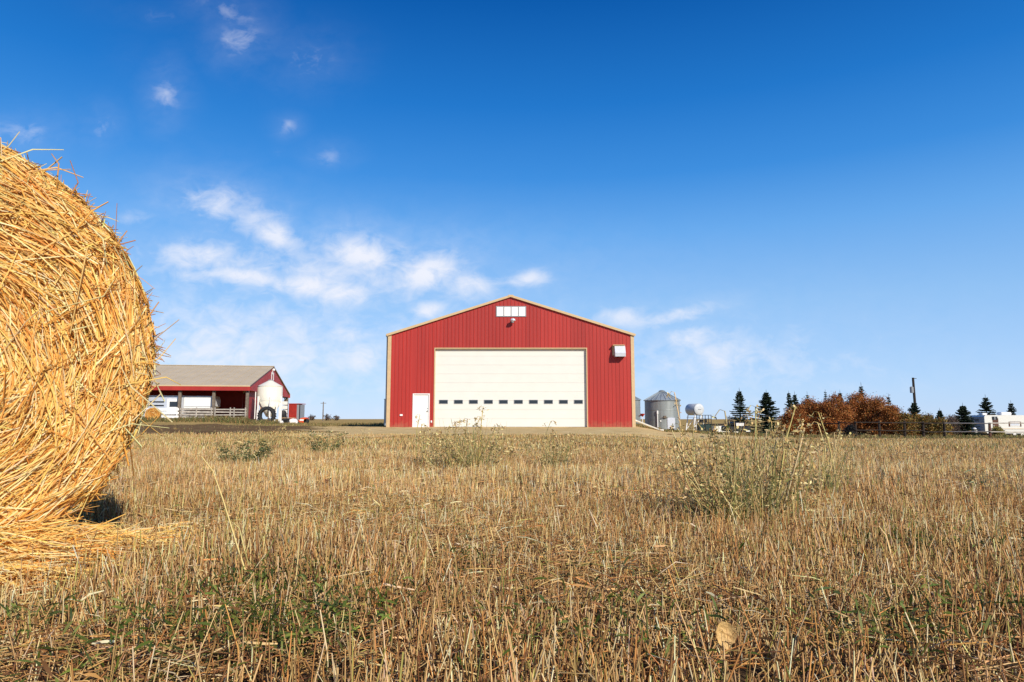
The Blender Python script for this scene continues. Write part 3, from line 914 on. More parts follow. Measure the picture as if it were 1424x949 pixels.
MB(tfs).box((h0 + 1., vA + .2, .55), (h0 + 1.2, vB, .74)).build('hitch_beam', M['black'], ht)
MB(tfs).box((h0 + 1.05, vA + .5, 0), (h0 + 1.15, vA + .6, .56)).build('jack_stand', M['black'], ht)

# corral boards in front of the shed
def board_panel(va, vb, label, m, n, gate=False):
    t = thing('board_gate' if gate else 'board_fence', label, 'gate' if gate else 'fence', tuple(tfs(Vector((-.5, va, 0)))))
    zt = P(320, 567.0, 71).z; z0 = .30
    st = (zt - z0) / n
    for i in range(n):
        z = z0 + st * i + .02
        w = st * (.45 if gate else .66)
        wob_ = random.uniform(-.03, .03)
        MB(tfs).add([(-.42, va, z + wob_), (-.42, vb, z - wob_), (-.42, vb, z - wob_ + w), (-.42, va, z + wob_ + w), (-.37, va, z + wob_), (-.37, vb, z - wob_), (-.37, vb, z - wob_ + w), (-.37, va, z + wob_ + w)],
                    [(0, 1, 2, 3), (7, 6, 5, 4), (0, 4, 5, 1), (1, 5, 6, 2), (2, 6, 7, 3), (3, 7, 4, 0)]).build('board', m, t)
    for vv in ([va + .1, (va * .62 + vb * .38), (va + vb) / 2, vb - .1] if gate else [va + .15, (va + vb) / 2, vb - .15]):
        MB(tfs).box((-.50, vv - .05, -.1), (-.425, vv + .05, zt + .02)).build('upright', m, t)
    return t


board_panel(.1, 3.3, 'grey board gate below the shed end nearest the barn', M['wood_light'], 5, True)
board_panel(3.4, 6.65, 'weathered grey board fence below the white nose of the trailer', M['wood_light'], 5)
board_panel(6.75, 13.2, 'pale board fence below the trailer window, beside the small bale', M['white'], 4)

# small round bale by the shed
cb = G(216.5, 64.5)
sb = thing('straw_bale', 'small distant round bale by the shed fence, right of the huge bale', 'straw bale', tuple(cb))
rb = 8.7 / 949 * 64.5 * 1.05
MB().lathe(cb + Vector((-.0, -.65, rb - .05)), [(.02, 0), (rb * .9, 0), (rb, .1), (rb, 1.1), (rb * .9, 1.2), (.02, 1.2)], 28, (-.35, 1, 0)).build('core', M['hay'], sb, True)
n = 1500
r_ = rb * np.sqrt(rng.random(n)); a_ = rng.uniform(0, 2 * pi, n); axv = norm(np.array([[-.35, 1, 0.]]))[0]; txv = np.array([axv[1], -axv[0], 0])
cc = np.array(cb)[None] + np.array([0, -.65, rb - .05])[None] + txv[None] * (r_ * np.cos(a_))[:, None] + UP[None] * (r_ * np.sin(a_))[:, None] - axv[None] * .02
dd = txv[None] * (-np.sin(a_))[:, None] + UP[None] * np.cos(a_)[:, None]
pts = np.stack([cc - dd * .12, cc + rng.normal(0, .01, (n, 3)), cc + dd * .12], 1)
v, q, c = blades(pts, .025, palette(n, STR, [3, 2, 5, 1, 4, 3], .2))
tag(np_mesh('straw', v, q, c, M['straw'], sb), kind='stuff')

# white hopper bin
hp = Vector((P(374, 583, 74).x, 74, 0))
hb = thing('hopper_bin', 'white hopper-bottom feed bin standing at the shed gable', 'feed bin', tuple(hp))
z4 = P(374, 528.8, 74).z; z3 = P(374, 538, 74).z; z2 = P(374, 558.3, 74).z
hr = 1.29
body = MB().lathe(hp, [(hr, z2), (hr, z2 + .01), (hr + .015, z2 + .7), (hr, z2 + .71), (hr, z3)], 36).build('body', M['offwhite'], hb, True)
MB().lathe(hp, [(.3, .75), (hr - .01, z2 - .002)], 36).build('hopper_cone', M['offwhite'], hb, True)
rf = MB().lathe(hp, [(hr + .03, z3 + .002), (hr + .03, z3 + .03), (.22, z4 - .06)], 36).build('roof', M['offwhite'], hb)
MB().lathe(hp, [(.24, z4 - .05), (.24, z4 + .02), (.05, z4 + .06)], 16).build('lid', M['grey'], rf)
for k in range(6):
    a = radians(-90 + 22 + 60 * k)
    x, y = hp.x + cos(a) * (hr + .06), hp.y + sin(a) * (hr + .06)
    MB().box((x - .07, y - .07, gzf(x, y) - .03), (x + .07, y + .07, z2 + .5)).build('leg', M['white'], hb)
MB().tube([hp + Vector((-hr - .05, -.55, z2 - 1.9)), hp + Vector((-hr - .05, -.55, z2 + 1.0))], .055, 8).build('sight_tube', M['white'], hb)
x, y = hp.x + .95, hp.y - 1.1
MB().bar((x, y, 0), (x + .25, y + .1, 2.2), .1).bar((x + .5, y, 0), (x + .5, y + .1, 2.2), .1).build('ladder', M['white'], hb)

# tractor tyre leaning by the hopper
tc_ = P(371, 579, 71.2); ro = .93
tc_.z = gzf(tc_.x, tc_.y) + ro - .03
ty = thing('tractor_tyre', 'large black tractor tyre standing in front of the white hopper bin', 'tyre', (tc_.x, tc_.y, gzf(tc_.x, tc_.y)))
MB().lathe(tc_ + Vector((0, -.22, 0)), [(.58, .0), (.72, -.03), (.86, .02), (.89, .10), (.89, .34), (.86, .42), (.72, .46), (.58, .44), (.60, .3), (.60, .1)], 40, (0, 1, 0), closed=True).build('carcass', M['rubber'], ty, True)
lg = MB()
for k in range(22):
    a = 2 * pi * k / 22
    for s in (0, 1):
        a2 = a + s * pi / 22
        y0, y1 = (-.20, .02) if s == 0 else (.02, .22)
        e1 = Vector((cos(a2), 0, sin(a2))); e2 = Vector((cos(a2 + .14), 0, sin(a2 + .14)))
        p1 = tc_ + e1 * .90 + Vector((0, y0 if s == 0 else y1, 0)); p2 = tc_ + e2 * .90 + Vector((0, .01, 0))
        lg.bar(p1, p2, .075, .075)
lg.build('tread', M['rubber'], ty)

# red stock box with white end, junk and orange cover at the shed's right end
c0 = P(401, 583, 84); zz = P(401, 562, 84).z
rb_ = thing('storage_box', 'red ribbed metal box with a pale end standing right of the shed', 'storage box', (c0.x + .6, 84.5, 0))
X0, X1 = c0.x, P(412, 583, 84).x
w = MB().box((X0, 84, .35), (X1, 86.2, zz - .02))
for i in range(6):
    x = X0 + .08 + (X1 - X0 - .16) * i / 5
    w.box((x - .03, 83.95, .36), (x + .03, 83.998, zz - .03))
w.build('body', M['darkred'], rb_)
MB().box((X0 - .03, 83.93, zz - .018), (X1 + .42, 86.3, zz + .06)).build('lid', M['darkred'], rb_)
MB().box((X1 + .01, 84.03, .4), (X1 + .34, 86.1, zz - .08)).build('end_panel', M['grey'], rb_)
MB().box((X1 + .345, 83.97, .05), (X1 + .41, 84.1, zz - .03)).build('post', M['black'], rb_)
for x in (X0 + .1, X1 - .1):
    MB().box((x - .06, 84.1, 0), (x + .06, 86, .34)).build('skid', M['black'], rb_)
# white board stack beneath the open gable end
wb = thing('livestock_panel', 'white board panel seen under the open end of the shed', 'panel', (P(393, 583, 88).x, 88, 0))
for i in range(4):
    z = .7 + .55 * i
    MB().box((P(388, 583, 88).x, 88, z), (P(399, 583, 88).x, 88.06, z + .42)).build('board', M['white'], wb)
for px in (388.5, 394, 398.5):
    x = P(px, 583, 88).x
    MB().box((x - .05, 88.065, 0), (x + .05, 88.14, 2.95)).build('upright', M['wood'], wb)


def lump(name, label, cat, px, Y, w, d, h, m, seed, group=None):
    rn = random.Random(seed); c = G(px, Y)
    vs = []; fs = []
    nu, nv = 14, 7
    for j in range(nv):
        e = j / (nv - 1) * pi / 2
        for i in range(nu):
            a = 2 * pi * i / nu
            sx = math.copysign(abs(cos(a)) ** .6, cos(a)); sy = math.copysign(abs(sin(a)) ** .6, sin(a))
            k = cos(e) ** .55 * (1 + rn.uniform(-.09, .09))
            vs.append((c.x + sx * w / 2 * k, c.y + sy * d / 2 * k, c.z - .02 + h * sin(e) ** .7 * (1 + rn.uniform(-.1, .1))))
    for j in range(nv - 1):
        for i in range(nu):
            fs.append((j * nu + i, j * nu + (i + 1) % nu, (j + 1) * nu + (i + 1) % nu, (j + 1) * nu + i))
    fs.append(tuple(range((nv - 1) * nu, nv * nu)))
    return tag(MB().add(vs, fs).build(name, m), label, cat, group)


oc = thing('orange_spreader', 'bright orange implement box on the ground right of the red box', 'farm implement', tuple(G(422, 80)))
g0 = G(416.5, 80); g1 = G(427.5, 80); zt = P(422, 580.6, 80).z
MB().prism([(g0.x + .12, .12), (g1.x - .3, .02), (g1.x - .02, .35), (g1.x, zt - .12), (g1.x - .2, zt), (g0.x + .25, zt - .1), (g0.x, zt - .35)], 79.6, 80.6).build('hopper', M['orange'], oc)
MB().box((g0.x + .15, 79.575, .32), (g0.x + .62, 79.597, .50)).build('panel', M['white'], oc)
MB().lathe((g1.x - .05, 80.1, .28), [(.08, -.5), (.27, -.5), (.28, -.4), (.28, -.1), (.08, -.1)], 16, (0, 1, 0)).build('wheel', M['rubber'], oc)
lump('tarpaulin', 'crumpled white tarpaulin lying beside the orange implement', 'tarpaulin', 408, 79, 1.0, .8, .55, M['white'], 3)
lump('tarpaulin', 'crumpled black tarpaulin lying right of the hopper bin legs', 'tarpaulin', 398, 79, 1.3, .9, .6, M['black'], 4)
lump('tarpaulin', 'small white sack lying at the foot of the hopper bin', 'sack', 391, 77.5, .5, .5, .35, M['white'], 6)
bd = G(401, 80.2)
tag(MB().box((bd.x - .9, 79.9, .62), (bd.x + .75, 80.5, .68)).box((bd.x - .8, 80, 0), (bd.x - .72, 80.4, .619)).box((bd.x + .6, 80, 0), (bd.x + .68, 80.4, .619)).build('work_bench', M['tan']), 'low tan board bench behind the tarpaulins', 'bench')
lump('sheeting', 'black sheeting heap in the gable opening of the shed', 'sheeting', 393.5, 82, .9, .8, 1.5, M['black'], 8)

# ------------------------------------------------------------------ grain bins and yard at right
def grain_bin(px, Y, wpx, eave_py, peak_py, label, pipe=False):
    c = G(px, Y); r = wpx / 2 / F * Y
    t = thing('grain_bin', label, 'grain bin', tuple(c), 'steel grain bins behind the barn')
    ze = P(px, eave_py, Y).z; zp = P(px, peak_py, Y).z
    prof = []
    nn = 40
    z = c.z - .1
    for i in range(nn * 2 + 1):
        prof.append((r + (.012 if i % 2 else -.0), z + (ze - z) * i / (nn * 2)))
    MB().lathe((c.x, c.y, 0), prof, 48).build('wall', M['steel'], t, True)
    rf = MB().lathe((c.x, c.y, 0), [(r + .12, ze - .03), (r + .12, ze + .005), (.30, zp - .12)], 48).build('roof', M['steelroof'], t)
    rbm = MB()
    for k in range(24):
        a = 2 * pi * k / 24
        rbm.bar((c.x + cos(a) * (r + .12), c.y + sin(a) * (r + .12), ze + .02), (c.x + cos(a) * .3, c.y + sin(a) * .3, zp - .10), .05, .06)
    rbm.build('ribs', M['steelroof'], rf)
    MB().lathe((c.x, c.y, 0), [(.32, zp - .13), (.33, zp - .02), (.12, zp + .06)], 16).build('cap', M['steel'], rf)
    for zz in (.36, .68):
        MB().lathe((c.x, c.y, 0), [(r + .02, c.z + (ze - c.z) * zz - .02), (r + .026, c.z + (ze - c.z) * zz), (r + .02, c.z + (ze - c.z) * zz + .02)], 48).build('stiffener', M['steel'], t)
    return t, c, r, ze


bt, c, r, ze = grain_bin(921.3, 70, 47.5, 557.3, 543.6, 'corrugated steel grain bin with a cone roof, whole, right of the barn')
yv = c.y - r
dx = .35
dr = MB().bevbox((c.x + .05, yv - .06, c.z + .12), (c.x + .85, yv + .35, c.z + 1.25), .03).build('hatch', M['bright'], bt)
MB().box((c.x + .12, yv - .085, c.z + .2), (c.x + .78, yv - .062, c.z + 1.1)).build('hatch_panel', M['bright'], dr)
px_ = c.x - .85
MB().tube([(px_, c.y - r * .93, c.z + .0), (px_, c.y - r * .93, c.z + 1.75), (px_, c.y - r * .93, c.z + 1.9)], .05, 8).tube([(px_, c.y - r * .93, c.z + 1.62), (px_, c.y - r * .93, c.z + 1.95)], .085, 8).build('vent_pipe', M['white'], bt)
MB().bevbox((c.x - .28, yv - .14, c.z + 1.18), (c.x - .02, yv + .1, c.z + 1.45), .03).tube([(c.x - .45, yv - .08, c.z + 1.3), (c.x + .15, yv - .08, c.z + 1.25)], .03, 6).build('auger_head', M['wood'], bt)
MB().bevbox((c.x - .62, c.y - r * .98, c.z + .85), (c.x - .5, c.y - r * .9, c.z + .98), .01).build('label_plate', M['white'], bt)
MB().lathe((c.x + .5, yv - .1, c.z + .13), [(.1, 0), (.2, .02), (.2, .18), (.1, .2)], 14, (0, 1, 0)).build('chute', M['black'], bt)
lad = MB()
for s in (-.2, .2):
    lad.bar((c.x - r * .75 + s, c.y - r * .70, c.z + .5), (c.x - r * .75 + s, c.y - r * .70, ze), .04)
grain_bin(866.5, 78, 47.5, 556.6, 543.5, 'steel grain bin almost hidden behind the right corner of the barn')
rs = G(893.5, 66); zt = P(893.5, 575.5, 66).z
ra_ = thing('auger_hopper', 'small red auger hopper between the two grain bins', 'auger hopper', tuple(rs))
MB().lathe((rs.x, rs.y, 0), [(.06, zt - .28), (.22, zt - .08), (.22, zt), (.18, zt - .02)], 4, ).build('hopper', M['red'], ra_)
MB().tube([(rs.x, rs.y, rs.z), (rs.x, rs.y, zt - .26)], .035, 8).build('stand', M['white'], ra_)
MB().bar((rs.x - .25, rs.y, rs.z + .02), (rs.x + .25, rs.y, rs.z + .02), .08).build('foot', M['white'], ra_)
MB().bar((rs.x + .1, rs.y, zt - .1), (rs.x - .3, rs.y + .3, zt - .25), .08).build('arm', M['red'], ra_)

# fuel tank on a stand
tk = G(970, 77)
ft = thing('fuel_tank', 'silver horizontal fuel tank on a tall white leg stand', 'fuel tank', tuple(tk))
axd = Vector((.34, -.94, 0)).normalized()
cf = P(972.3, 569.6, 76.3); rt = 8.0 / F * 77
MB().lathe(cf, [(.05, .10), (rt * .6, .07), (rt * .95, .02), (rt, -.03), (rt, -1.75), (rt * .95, -1.8), (rt * .5, -1.86), (.05, -1.88)], 36, axd).build('tank', M['silver'], ft, True)
MB().lathe(cf + axd * -.0, [(rt + .012, -.12), (rt + .012, -.08)], 36, axd).build('band', M['steel'], ft)
lbl = Vector((-axd.y, axd.x, 0))
pl_ = MB()
o_ = cf + axd * .115
pl_.add([o_ - lbl * .18 + Vector((0, 0, -.03)), o_ + lbl * .18 + Vector((0, 0, -.03)), o_ + lbl * .18 + Vector((0, 0, .04)), o_ - lbl * .18 + Vector((0, 0, .04)),
         o_ - lbl * .18 + Vector((0, 0, -.03)) + axd * .012, o_ + lbl * .18 + Vector((0, 0, -.03)) + axd * .012, o_ + lbl * .18 + Vector((0, 0, .04)) + axd * .012, o_ - lbl * .18 + Vector((0, 0, .04)) + axd * .012],
        [(4, 5, 6, 7), (0, 3, 2, 1), (0, 1, 5, 4), (1, 2, 6, 5), (2, 3, 7, 6), (3, 0, 4, 7)]).build('label_plate', M['grey'], ft)
zc = cf.z - rt * .9
for s in (-.42, .42):
    for h in (-.25, -1.5):
        p = cf + axd * h + lbl * s
        f_ = cf + axd * (h * 1.0 + (.1 if h > -1 else -.1)) + lbl * (s * 1.7)
        f_.z = gzf(f_.x, f_.y) - .03
        MB().bar(f_, (p.x, p.y, zc + .15), .09).build('leg', M['white'], ft)
for h in (-.25, -1.5):
    a = cf + axd * h - lbl * .6; b = cf + axd * h + lbl * .5
    MB().bar((a.x, a.y, tk.z + .35), (b.x, b.y, zc - .1), .05).build('brace', M['white'], ft)
a = cf + axd * -.2 - lbl * .48; b = cf + axd * -.2 + lbl * .48
MB().bar((a.x, a.y, zc + .02), (b.x, b.y, zc + .02), .1).build('crossbeam', M['white'], ft)
# dark rack beside the tank
r0, r1 = G(972.5, 72), G(989, 72); zt = P(980, 577.2, 72).z
rk = thing('steel_rack', 'dark open steel rack with a green box base, right of the fuel tank', 'rack', (r0.x, 72, r0.z))
zb = min(r0.z, r1.z) - .02
for x in (r0.x, (r0.x + r1.x) / 2, r1.x):
    for y in (72, 73):
        MB().bar((x, y, zb), (x, y, zt), .06).build('upright', M['black'], rk)
for z in (zt - .03, zt - .42, zt - .8):
    for y in (72, 73):
        MB().bar((r0.x + .032, y, z), (r1.x - .032, y, z), .05).build('rail', M['black'], rk)
MB().bevbox((r0.x + .04, 72.04, zb), (r1.x - .04, 72.96, zt - 1.0), .02).build('box', M['darkgreen'], rk)
MB().bevbox((r0.x + .15, 72.2, zt - .76), (r0.x + .5, 72.7, zt - .5), .05).lathe((r0.x + .8, 72.5, zt - .77), [(.13, 0), (.14, .28), (.05, .34)], 12).build('canister', M['black'], rk)
MB().bar((r0.x - .031, 72, zt - .25), (r0.x - 1.3, 72.2, zt - .25), .03).build('handrail', M['black'], rk)
# low cream building
l0, l1 = G(993.5, 78), G(1020, 78); zr = P(1005, 591.3, 78).z
lb = thing('low_shed', 'low cream shed with a flat dark roof left of the first spruce', 'shed', (l0.x, 78, l0.z))
MB().box((l0.x, 78, l1.z - .2), (l1.x + .5, 81.5, zr)).build('wall', M['offwhite'], lb)
MB().box((l0.x - .35, 77.8, zr + .003), (l1.x + .6, 81.7, zr + .13)).build('roof', M['darkwood'], lb)
MB().box((l0.x + .45, 77.96, l1.z - .1), (l0.x + .95, 77.997, zr - .12)).build('door', M['white'], lb)
# small dark tractor cab with white-framed window
k0 = G(1029, 66)
cabz = P(1029, 588.3, 66).z
tr = thing('camper_van', 'dark low vehicle with a white four-pane window below the first spruce', 'vehicle', tuple(k0))
MB().bevbox((k0.x - .95, 66.1, k0.z + .25), (k0.x + 1.15, 69, k0.z + .75), .08).build('body', M['black'], tr)
MB().bevbox((k0.x - .62, 66.15, k0.z + .755), (k0.x + .7, 68.6, cabz + .08), .08).build('cab', M['black'], tr)
wf = MB()
for x in (-.32, 0, .32):
    wf.box((k0.x + x - .045 + .02, 66.09, k0.z + .78), (k0.x + x + .045 + .02, 66.14, cabz - .02))
for z in (k0.z + .78, (k0.z + .78 + cabz - .1) / 2, cabz - .1):
    wf.box((k0.x - .34, 66.10, z), (k0.x + .38, 66.135, z + .08))
wo = wf.build('window_frame', M['white'], tr)
MB().box((k0.x - .3, 66.138, k0.z + .8), (k0.x + .34, 66.148, cabz - .05)).build('pane', M['glass'], wo)
for s in (-.7, .85):
    MB().lathe((k0.x + s, 66.4, k0.z + .27), [(.1, -.1), (.28, -.1), (.3, 0), (.28, .1), (.1, .1)], 16, (1, 0, 0)).build('wheel', M['rubber'], tr)
MB().bevbox((k0.x + .55, 66.02, k0.z + .22), (k0.x + .95, 66.095, k0.z + .36), .02).build('number_plate', M['white'], tr)

# ------------------------------------------------------------------ camping trailer at far right
RY = 80.
x0 = P(1369, 583, RY).x; gzr = gzf(x0, RY); x1 = x0 + 7.2
zt = P(1380, 578.2, RY).z; zb = gzr + .45
rv = thing('camping_trailer', 'white travel trailer parked behind the rail fence at right', 'travel trailer', (x0 + 3.5, RY + 1.2, gzr))
MB().prism([(x0, zb + .25), (x0 + .25, zb), (x1, zb), (x1, zt), (x0 + .10, zt), (x0, zt - .12)], RY, RY + 2.45).build('body', M['cream'], rv)
MB().box((x0 - .03, RY + .03, zb + .27), (x0 - .002, RY + 2.42, zt - .14)).build('front_panel', M['grey'], rv)
MB().box((x0 + .12, RY - .02, zt + .002), (x1, RY + 2.47, zt + .05)).build('roof', M['white'], rv)
MB().box((x0 - .05, RY + .9, zt - .48), (x0 - .031, RY + 1.6, zt - .38)).box((x0 - .05, RY + .9, zt - .66), (x0 - .031, RY + 1.6, zt - .56)).build('vent_grille', M['black'], rv)
def rvwin(pa, pb, ya, yb, shutters=False):
    xa, xb = P(pa, 583, RY).x, P(pb, 583, RY).x; za, zc_ = P(1400, yb, RY).z, P(1400, ya, RY).z
    w = MB().box((xa, RY - .03, za), (xb, RY - .002, zc_)).build('window', M['white'] if shutters else M['black'], rv)
    MB().box((xa + .07, RY - .042, za + .07), (xb - .07, RY - .031, zc_ - .07)).build('pane', M['glass'] if not shutters else M['bright'], w)
    MB().box(((xa + xb) / 2 - .02, RY - .05, za + .02), ((xa + xb) / 2 + .02, RY - .043, zc_ - .02)).build('mullion', M['white'], w)
    if shutters:
        for a, b in ((xa - .16, xa - .02), (xb + .02, xb + .16)):
            MB().box((a, RY - .035, za - .05), (b, RY - .003, zc_ + .05)).build('shutter', M['brownwood'], w)
        MB().box((xa - .02, RY - .034, zc_ + .005), (xb + .02, RY - .003, zc_ + .06)).build('head_trim', M['brownwood'], w)
rvwin(1379.5, 1387, 579.6, 584.2)
rvwin(1404, 1417.5, 587.3, 592.8, True)
dxa, dxb = P(1380, 583, RY).x, P(1388, 583, RY).x
dr = MB().box((dxa, RY - .025, zb + .15), (dxb, RY - .002, zb + 1.75)).build('door', M['brownwood'], rv)
MB().box((dxa + .06, RY - .06, zb + .8), (dxa + .12, RY - .026, zb + .95)).build('handle', M['bright'], dr)
MB().box((x0 + .3, RY - .012, zb + .50), (x1, RY - .002, zb + .56)).build('stripe', M['tan'], rv)
MB().box((x0 + .3, RY - .012, zb + .40), (x1, RY - .002, zb + .43)).build('stripe', M['grey'], rv)
MB().bevbox((P(1398, 583, RY).x, RY + .6, zt + .055), (P(1413, 583, RY).x, RY + 1.4, zt + .40), .08).build('air_conditioner', M['white'], rv)
MB().bevbox((x0 + .15, RY + .5, zt + .055), (x0 + .75, RY + 1.2, zt + .30), .08).build('roof_vent', M['white'], rv)
MB().lathe((x0 - .55, RY + 1.0, zb - .05), [(.2, 0), (.3, .1), (.3, .5), (.18, .68), (.05, .72)], 16).build('gas_bottle_cover', M['white'], rv, True)
MB().bar((x0, RY + .4, zb - .08), (x0 - 1.3, RY + 1.2, zb - .12), .1).bar((x0, RY + 2.0, zb - .08), (x0 - 1.3, RY + 1.2, zb - .12), .1).build('hitch', M['black'], rv)
MB().box((x0 - 1.15, RY + 1.15, gzr - .1), (x0 - 1.05, RY + 1.25, zb - .1)).build('jack_stand', M['black'], rv)
MB().box((x0 + .4, RY + .1, zb - .14), (x1, RY + 2.3, zb - .004)).build('chassis', M['black'], rv)
for xx in (x0 + 3.4, x0 + 4.3):
    wz = gzf(xx, RY)
    w = MB().lathe((xx, RY + .05, wz + .33), [(.1, 0), (.30, 0), (.34, .05), (.34, .18), (.1, .2)], 18, (0, 1, 0)).build('wheel', M['rubber'], rv)
    MB().lathe((xx, RY + .03, wz + .33), [(.17, 0), (.18, .015)], 14, (0, 1, 0)).build('rim', M['white'], w)

# ------------------------------------------------------------------ rail fence
FY = 60.
fpx = [1166, 1189, 1222, 1257, 1283, 1312, 1375, 1440]
fdesc = ['dark fence post at the left end of the rail fence, among rusty shrubs', 'dark fence post below the peak of the rusty shrubs', 'dark fence post under the right half of the rusty shrubs',
         'dark fence post at the right end of the rusty shrubs', 'dark fence post below and right of the utility pole', 'dark fence post where the rails turn pale', 'brown fence post in front of the white travel trailer', 'fence post beyond the right frame edge']
fence = thing('rail_fence', 'low two-rail wooden fence running in front of the shrubs and trailer', 'fence', tuple(G(1250, FY)))
fp = []
for i, px in enumerate(fpx):
    Y = FY + (2 if i == 0 else 0) - (3 if i >= 6 else 0)
    g_ = G(px, Y); top = P(px, 586.0 if i < 6 else 588.0, Y).z + (.05 if i in (2, 3) else 0)
    mth = M['brownwood'] if i >= 6 else M['darkwood']
    o = MB().tube([(g_.x, Y, g_.z - .1), (g_.x + .01, Y, (g_.z + top) / 2), (g_.x + random.uniform(-.03, .03), Y, top)], [.11, .105, .095], 8).build('post', mth, fence)
    fp.append((g_.x, Y))
for i in range(len(fp) - 1):
    for py in ((587.9, 598.6) if i < 4 else (588.8, 600.6)):
        a = P(fpx[i], py, fp[i][1]); b = P(fpx[i + 1], py + random.uniform(-.4, .6), fp[i + 1][1])
        off = Vector((0, -.15, 0))
        md = (a + b) / 2 + Vector((0, 0, random.uniform(-.05, .03)))
        MB().tube([a + off, md + off, b + off], [.055, .05, .05], 6).build('rail', M['wood_light'] if i >= 5 else M['darkwood'], fence)
# rail running left into the shrubs
a = P(1166, 589, 62); b = P(1118, 589.5, 68)
MB().tube([a + Vector((0, -.15, 0)), b], .05, 6).build('rail', M['darkwood'], fence)

# utility pole
ub = G(1274, 90)
up = thing('utility_pole', 'leaning dark utility pole rising above the small spruces at right', 'utility pole', tuple(ub))
ut = P(1269.6, 525.5, 90)
MB().tube([ub - Vector((0, 0, .2)), (ub + ut) / 2, ut], [.20, .17, .14], 10).build('pole', M['darkwood'], up)
tz = P(1269, 542, 90)
MB().lathe((tz.x - .18, tz.y - .12, tz.z - .45), [(.12, 0), (.22, .03), (.22, .75), (.1, .85)], 14).build('transformer', M['grey'], up)
MB().bar((ut.x, ut.y - .05, ut.z - .12), (ut.x + .42, ut.y - .05, ut.z - .10), .07).build('arm', M['darkwood'], up)
d_ = G(449, 170)
fpole = thing('utility_pole', 'thin far pole on the horizon between the shed and the barn', 'utility pole', tuple(d_))
MB().tube([d_, (d_.x, d_.y, P(449, 559, 170).z)], [.16, .11], 8).build('pole', M['wood'], fpole)
MB().bar((d_.x - .7, d_.y, P(449, 561, 170).z), (d_.x + .7, d_.y, P(449, 561, 170).z), .12).build('arm', M['wood'], fpole)


# ------------------------------------------------------------------ trees
NEED = [(.020, .034, .018), (.030, .048, .026), (.014, .024, .014), (.045, .062, .034)]
NEEDB = [(.055, .085, .085), (.04, .065, .06), (.075, .105, .10), (.03, .045, .035)]


def spruce(px, top, halfw, Y, label, blue=False, sparse=1., base_frac=.08):
    g_ = G(px, Y); H = P(px, top, Y).z - g_.z; R = halfw / F * Y
    t = thing('spruce_tree', label, 'spruce tree', tuple(g_), 'spruce trees along the yard')
    MB().tube([(g_.x, g_.y, g_.z - .1), (g_.x, g_.y, g_.z + H * .5), (g_.x + .02, g_.y, g_.z + H)], [H * .022 + .03, H * .012 + .02, .012], 8).build('trunk', M['bark'], t)
    P_, W_ = [], []
    z = base_frac * H
    br = []
    while z < H * .95:
        f = 1 - z / H
        L = R * (f ** 1.08) * 1.75 + .06
        nb = max(4, int(8 * sparse))
        a0 = random.uniform(0, 6.28)
        for k in range(nb):
            br.append((z + random.uniform(-.012, .012) * H, a0 + 2 * pi * k / nb + random.uniform(-.35, .35), L * random.uniform(.55, 1.18)))
        z += H * (.026 + .024 * f) / max(.8, sparse) * random.uniform(.8, 1.3)
    for (zb_, a, L) in br:
        e = np.array([cos(a), sin(a), 0])
        f = 1 - zb_ / H
        rise = .22 if f < .35 else (-.05 if f < .7 else -.25)
        nt_ = int(8 + 12 * L)
        for j in range(nt_):
            s = (j + .5) / nt_
            p = np.array(g_) + np.array([0, 0, zb_]) + e * (L * s) + np.array([0, 0, 1]) * (L * s * rise + .12 * L * s * s)
            for sd in (-1, 1):
                d = e * .9 + np.array([-e[1], e[0], 0]) * sd * random.uniform(.3, .9) + np.array([0, 0, random.uniform(-.28, .12)])
                d /= np.linalg.norm(d)
                l = (.08 + .20 * (1 - s) * min(1, L)) * random.uniform(.7, 1.3) + .04
                P_.append([p, p + d * l * .5 + np.array([0, 0, .01]), p + d * l - np.array([0, 0, .04 * l])]); W_.append(random.uniform(.06, .10))
        tip = np.array(g_) + np.array([0, 0, zb_]) + e * L + np.array([0, 0, 1]) * (L * rise + .12 * L)
        st = np.array(g_) + np.array([0, 0, zb_])
        P_.append([st, (st + tip) / 2 - np.array([0, 0, .03 * L]), tip + e * .06]); W_.append(.05)
    tp = np.array(g_) + np.array([0, 0, H])
    P_.append([tp - np.array([0, 0, .3]), tp, tp + np.array([0, 0, .22])]); W_.append(.04)
    v, q, c = blades(np.array(P_), np.array(W_), palette(len(P_), NEEDB if blue else NEED, [3, 3, 2, 1.5]), (.7, 1, .3), True)
    np_mesh('crown', v, q, c, M['needle'], t)


spruce(1029.5, 541.5, 13.5, 84, 'dark spruce, leftmost of the row, above the cream shed')
spruce(1067, 544, 19, 86, 'broad dark spruce, second from left, standing alone', sparse=1.25)
spruce(1098.5, 545, 9, 92, 'slim dark spruce whose base is in the rusty shrubs, left of a close twin')
spruce(1106.5, 546, 10, 94, 'dark spruce half behind the left end of the rusty shrubs, right of a close twin')
spruce(1124, 546, 5, 104, 'thin pale spruce tip between the two mounds of rusty shrubs', True, .7)
spruce(1149.5, 543, 5, 108, 'very thin pale spruce tip above the left part of the large shrub mound', True, .7)
spruce(1170, 544, 8, 96, 'spruce tip poking out of the middle of the rusty shrubs')
spruce(1200, 533.5, 10, 92, 'tallest spruce tip, rising from the top of the rusty shrubs')
spruce(1237.5, 549, 8, 106, 'pale blue spruce rising behind the right slope of the rusty shrubs', True, .8)
spruce(1272.5, 558, 13, 84, 'spruce directly at the foot of the utility pole')
spruce(1307.5, 569.5, 8, 88, 'smallest spruce, between utility pole and trailer')
spruce(1340, 562.5, 14, 78, 'dark spruce touching the grey front of the travel trailer', sparse=1.2)
spruce(1372.5, 550, 16, 98, 'tall spruce behind the front end of the travel trailer')
spruce(1407.5, 558.5, 10, 102, 'small spruce behind the roof air conditioner of the trailer')


